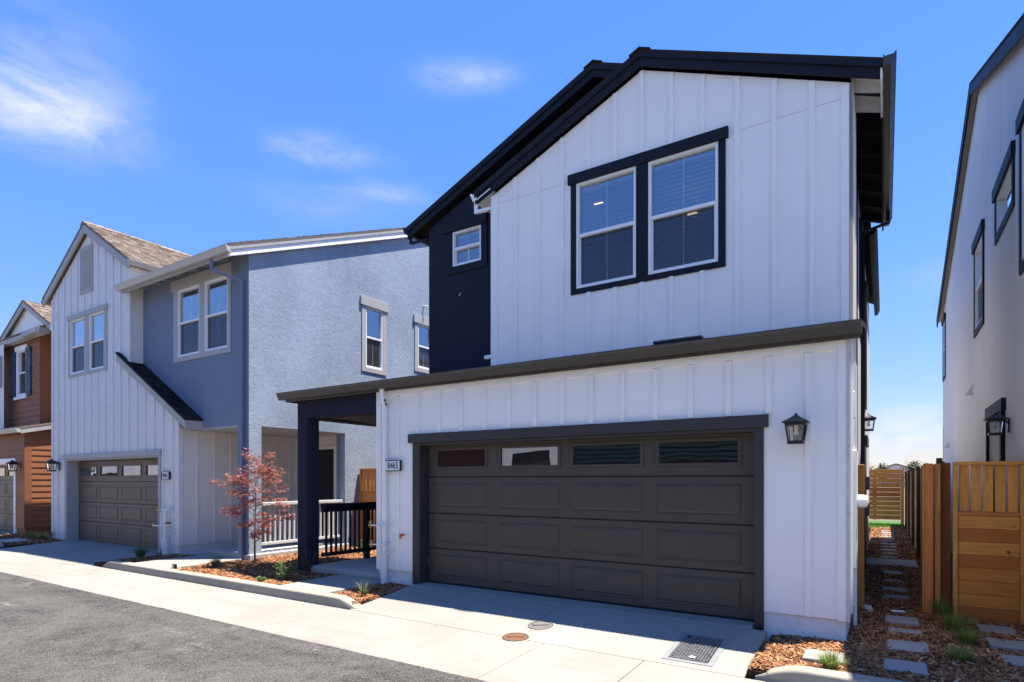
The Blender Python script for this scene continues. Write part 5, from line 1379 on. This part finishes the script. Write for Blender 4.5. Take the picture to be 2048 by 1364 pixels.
def maple():
    rn = random.Random(21)
    bx, by, bz = -10.62, 7.10, -.09
    t = thing('maple_tree', (bx, by, bz), 'young red leaved Japanese maple in the mulch bed', 'tree')
    tk = MB(); lf = MB()
    base = Vector((bx, by, bz))
    top = base + Vector((.06, -.04, 1.75))
    lead = [base, base + Vector((-.015, 0, .3)), base + Vector((.03, -.03, .65)), base + Vector((.0, .0, 1.05)), base + Vector((.05, -.02, 1.45)), top]
    tk.tube(lead, [.025, .020, .016, .011, .008, .005], 8)
    def leaves(p, n, sp):
        for j in range(n):
            off = Vector((rn.gauss(0, sp), rn.gauss(0, sp), rn.gauss(0, sp * .45)))
            ld = Vector((rn.uniform(-1, 1), rn.uniform(-1, 1), rn.uniform(-.6, .1)))
            leaf_card(lf, p + off, ld, Vector((rn.uniform(-.5, .5), rn.uniform(-.5, .5), 1)), rn.uniform(.034, .062), 5)
    def grow(p, d, L_, r, lvl):
        d = d.normalized(); pts = [p]; q = p; dd = d.copy(); n = 5
        for k in range(n):
            dd = (dd + Vector((rn.uniform(-.22, .22), rn.uniform(-.22, .22), rn.uniform(-.16, .12)))).normalized()
            q = q + dd * L_ / n; pts.append(q)
        tk.tube(pts, [r * (1 - .65 * k / n) for k in range(n + 1)], 5, False)
        if lvl < 3:
            for k in range(4 if lvl == 1 else 3):
                s = rn.randint(2, n); w = rn.random() * 6.283
                sd = Vector((math.cos(w), math.sin(w), rn.uniform(-.1, .35)))
                grow(pts[s], dd * .6 + sd * .75, L_ * rn.uniform(.42, .66), r * .5, lvl + 1)
        if lvl >= 2:
            for k in range(2, n + 1): leaves(pts[k], 3, .044)
    for k in range(15):
        f_ = k / 14.0; h = .50 + 1.22 * f_; w = k * 2.4 + rn.uniform(-.3, .3)
        seg = min(4, int(h / 1.75 * 5)); p = base + (top - base) * (h / 1.75) + Vector((rn.uniform(-.015, .015), rn.uniform(-.015, .015), 0))
        up = .35 + .9 * f_
        ln = (.62 - .22 * abs(f_ - .55) * 2) * rn.uniform(.8, 1.15)
        grow(p, Vector((math.cos(w), math.sin(w), up)), ln, .008, 1)
    grow(top, Vector((.1, 0, 1)), .45, .005, 2); grow(top, Vector((-.4, .2, 1)), .38, .005, 2)
    add('trunk', tk, 'bark', t, True); add('crown', lf, 'leaf_red', t)
maple()

# ------------------------------------------------------------------ far background over the fence
def far_tree(x, y, h, r, label, seed, conifer=False):
    rn = random.Random(seed)
    t = thing('distant_tree', (x, y, -.3), label, 'tree', 'trees on the horizon'); lf = MB(); tk = MB()
    tk.tube([(x, y, -.3), (x, y, h * .85)], [.25, .06], 6)
    for k in range(7): w = rn.random() * 6.28; z0 = h * rn.uniform(.35, .7); tk.tube([(x, y, z0), (x + r * .7 * math.cos(w), y + r * .7 * math.sin(w), z0 + h * .15)], [.08, .02], 4)
    for _ in range(900):
        u = rn.uniform(-1, 1); w = rn.random() * 6.28; s = rn.random() ** .45
        zz_ = h * (.62 + .38 * u * s); rr = r * s * math.sqrt(max(0, 1 - u * u)) * (1 + .3 * math.sin(3 * w + seed) + .2 * math.sin(7 * w + u * 5))
        if conifer: f_ = rn.random(); zz_ = h * (.2 + .8 * f_); rr = r * (1 - f_) * math.sqrt(rn.random())
        leaf_card(lf, Vector((x + rr * math.cos(w), y + rr * math.sin(w), zz_)), Vector((rn.uniform(-1, 1), rn.uniform(-1, 1), rn.uniform(-1, 1))), Vector((0, 0, 1)), rn.uniform(.35, .75))
    add('trunk', tk, 'bark', t); add('crown', lf, 'leaf_far', t)
for i, (x, y, h, r, lab, con) in enumerate(((-.5, 190, 6.2, 1.6, 'round tree left of the far gabled roof', False), (5.8, 170, 6.3, 2.4, 'bushy dark green tree right of the far gabled roof', False), (10.2, 200, 6.0, 2.6, 'low broad tree right of the bushy one', False),
        (14.2, 180, 7.2, 3.0, 'brownish broad tree over the side fence', False), (17.2, 190, 10.5, 2.0, 'tallest pointed tree over the side fence', True), (20.5, 185, 7.0, 2.4, 'round tree next to the right house corner', False), (-5, 200, 6.5, 2.6, 'tree hidden partly by the white house', False))):
    far_tree(x, y, h, r, lab, 40 + i, con)
D = thing('distant_house', (3.0, 210, -.3), 'far off single storey house with a gabled roof above the slat gate', 'house')
add('wall', MB().box(-1.6, 7.2, 210, 218, -.3, 5.0), 'white_stucco', D)
add('roof', MB().prism([(-2.4, 4.9), (2.8, 6.65), (8.0, 4.9), (8.0, 4.7), (2.8, 6.4), (-2.4, 4.7)], lambda a, x, z: (x, a, z), 209.3, 219), 'tan_shingle', D)
add('gable_wall', MB().prism([(-1.6, 4.95), (2.8, 6.38), (7.2, 4.95)], lambda a, x, z: (x, a, z), 209.9, 210.2), 'white_stucco', D)

# ------------------------------------------------------------------ houses across the street (they show in the panes)
def across(x0, x1, y, mats, label, peak, zt=5.8, lap=False, half=2.4, dh=2.2):
    h = thing('house', ((x0 + x1) / 2, y - 4, 0), label, 'house', 'houses across the street')
    f = F('y', y, 1); xm = (x0 + x1) / 2
    wn = [(x0 + .6, x0 + 1.6, 3.7, 5.2), (x1 - 1.6, x1 - .6, 3.7, 5.2)]
    w = wall(h, f, [(x0, -.2), (x1, -.2), (x1, zt), (xm, zt + peak), (x0, zt)], mats[0], wn + [(xm - half, xm + half, -.2, dh)], .15)
    for q in wn: window(h, f, [q], (q[0] - .1, q[1] + .1, q[2] - .1, q[3]), 'bronze_trim', (q[0] - .14, q[1] + .14, q[3], q[3] + .15), blinds=False)
    add('garage_door', f.box(MB(), xm - half, xm + half, -.16, -.1, -.2, dh), mats[1], h)
    if lap: laps(w, f, x0, x1, 2.4, 3.6, mat=mats[0])
    for s in (-1, 1):
        xe = xm + s * ((x1 - x0) / 2 + .3); slab_roof(h, 'roof', 'dark_shingle', (xm, y + .2, zt + peak + .15), (xe, y + .2, zt), (xe, y - 9, zt), (xm, y - 9, zt + peak + .15), .1)
    wall(h, F('x', x0, -1), [(y, -.2), (y - 9, -.2), (y - 9, zt), (y, zt)], mats[0]); wall(h, F('x', x1, 1), [(y, -.2), (y - 9, -.2), (y - 9, zt), (y, zt)], mats[0])
across(-11.3, -3.6, -8.0, ('teal_siding', 'bronze_door'), 'teal sided house mirrored in the two right garage panes', 1.5, lap=True, half=2.3, dh=2.7)
across(-15.0, -11.7, -8.0, ('white_stucco', 'bronze_door'), 'narrow white stucco house mirrored in the second garage pane', 1.0, half=1.0, dh=2.95)
across(-22.0, -15.9, -8.0, ('red_siding', 'red_siding'), 'dark red sided house mirrored in the leftmost garage pane', 1.4)
across(-2.6, 5.0, -8.0, ('white_stucco', 'taupe_door'), 'white stucco house directly across the street', 1.6)
across(-31.0, -23.0, -8.0, ('pale_siding', 'taupe_door'), 'pale house across the street left of the dark red one', 1.6)
across(-48.0, -38.5, -8.0, ('white_stucco', 'bronze_door'), 'white house far left across the street', 1.6, half=2.4)
across(-60.0, -50.0, -8.0, ('pale_siding', 'red_siding'), 'farthest pale house across the street', 1.6, half=2.4)
sp = tag(link('pavement', None, None, (0, -2.5, -.16)), kind='structure')
add('slab', MB().box(-75, 40, -8.0, -3.905, -.4, -.15, .006), 'concrete', sp)
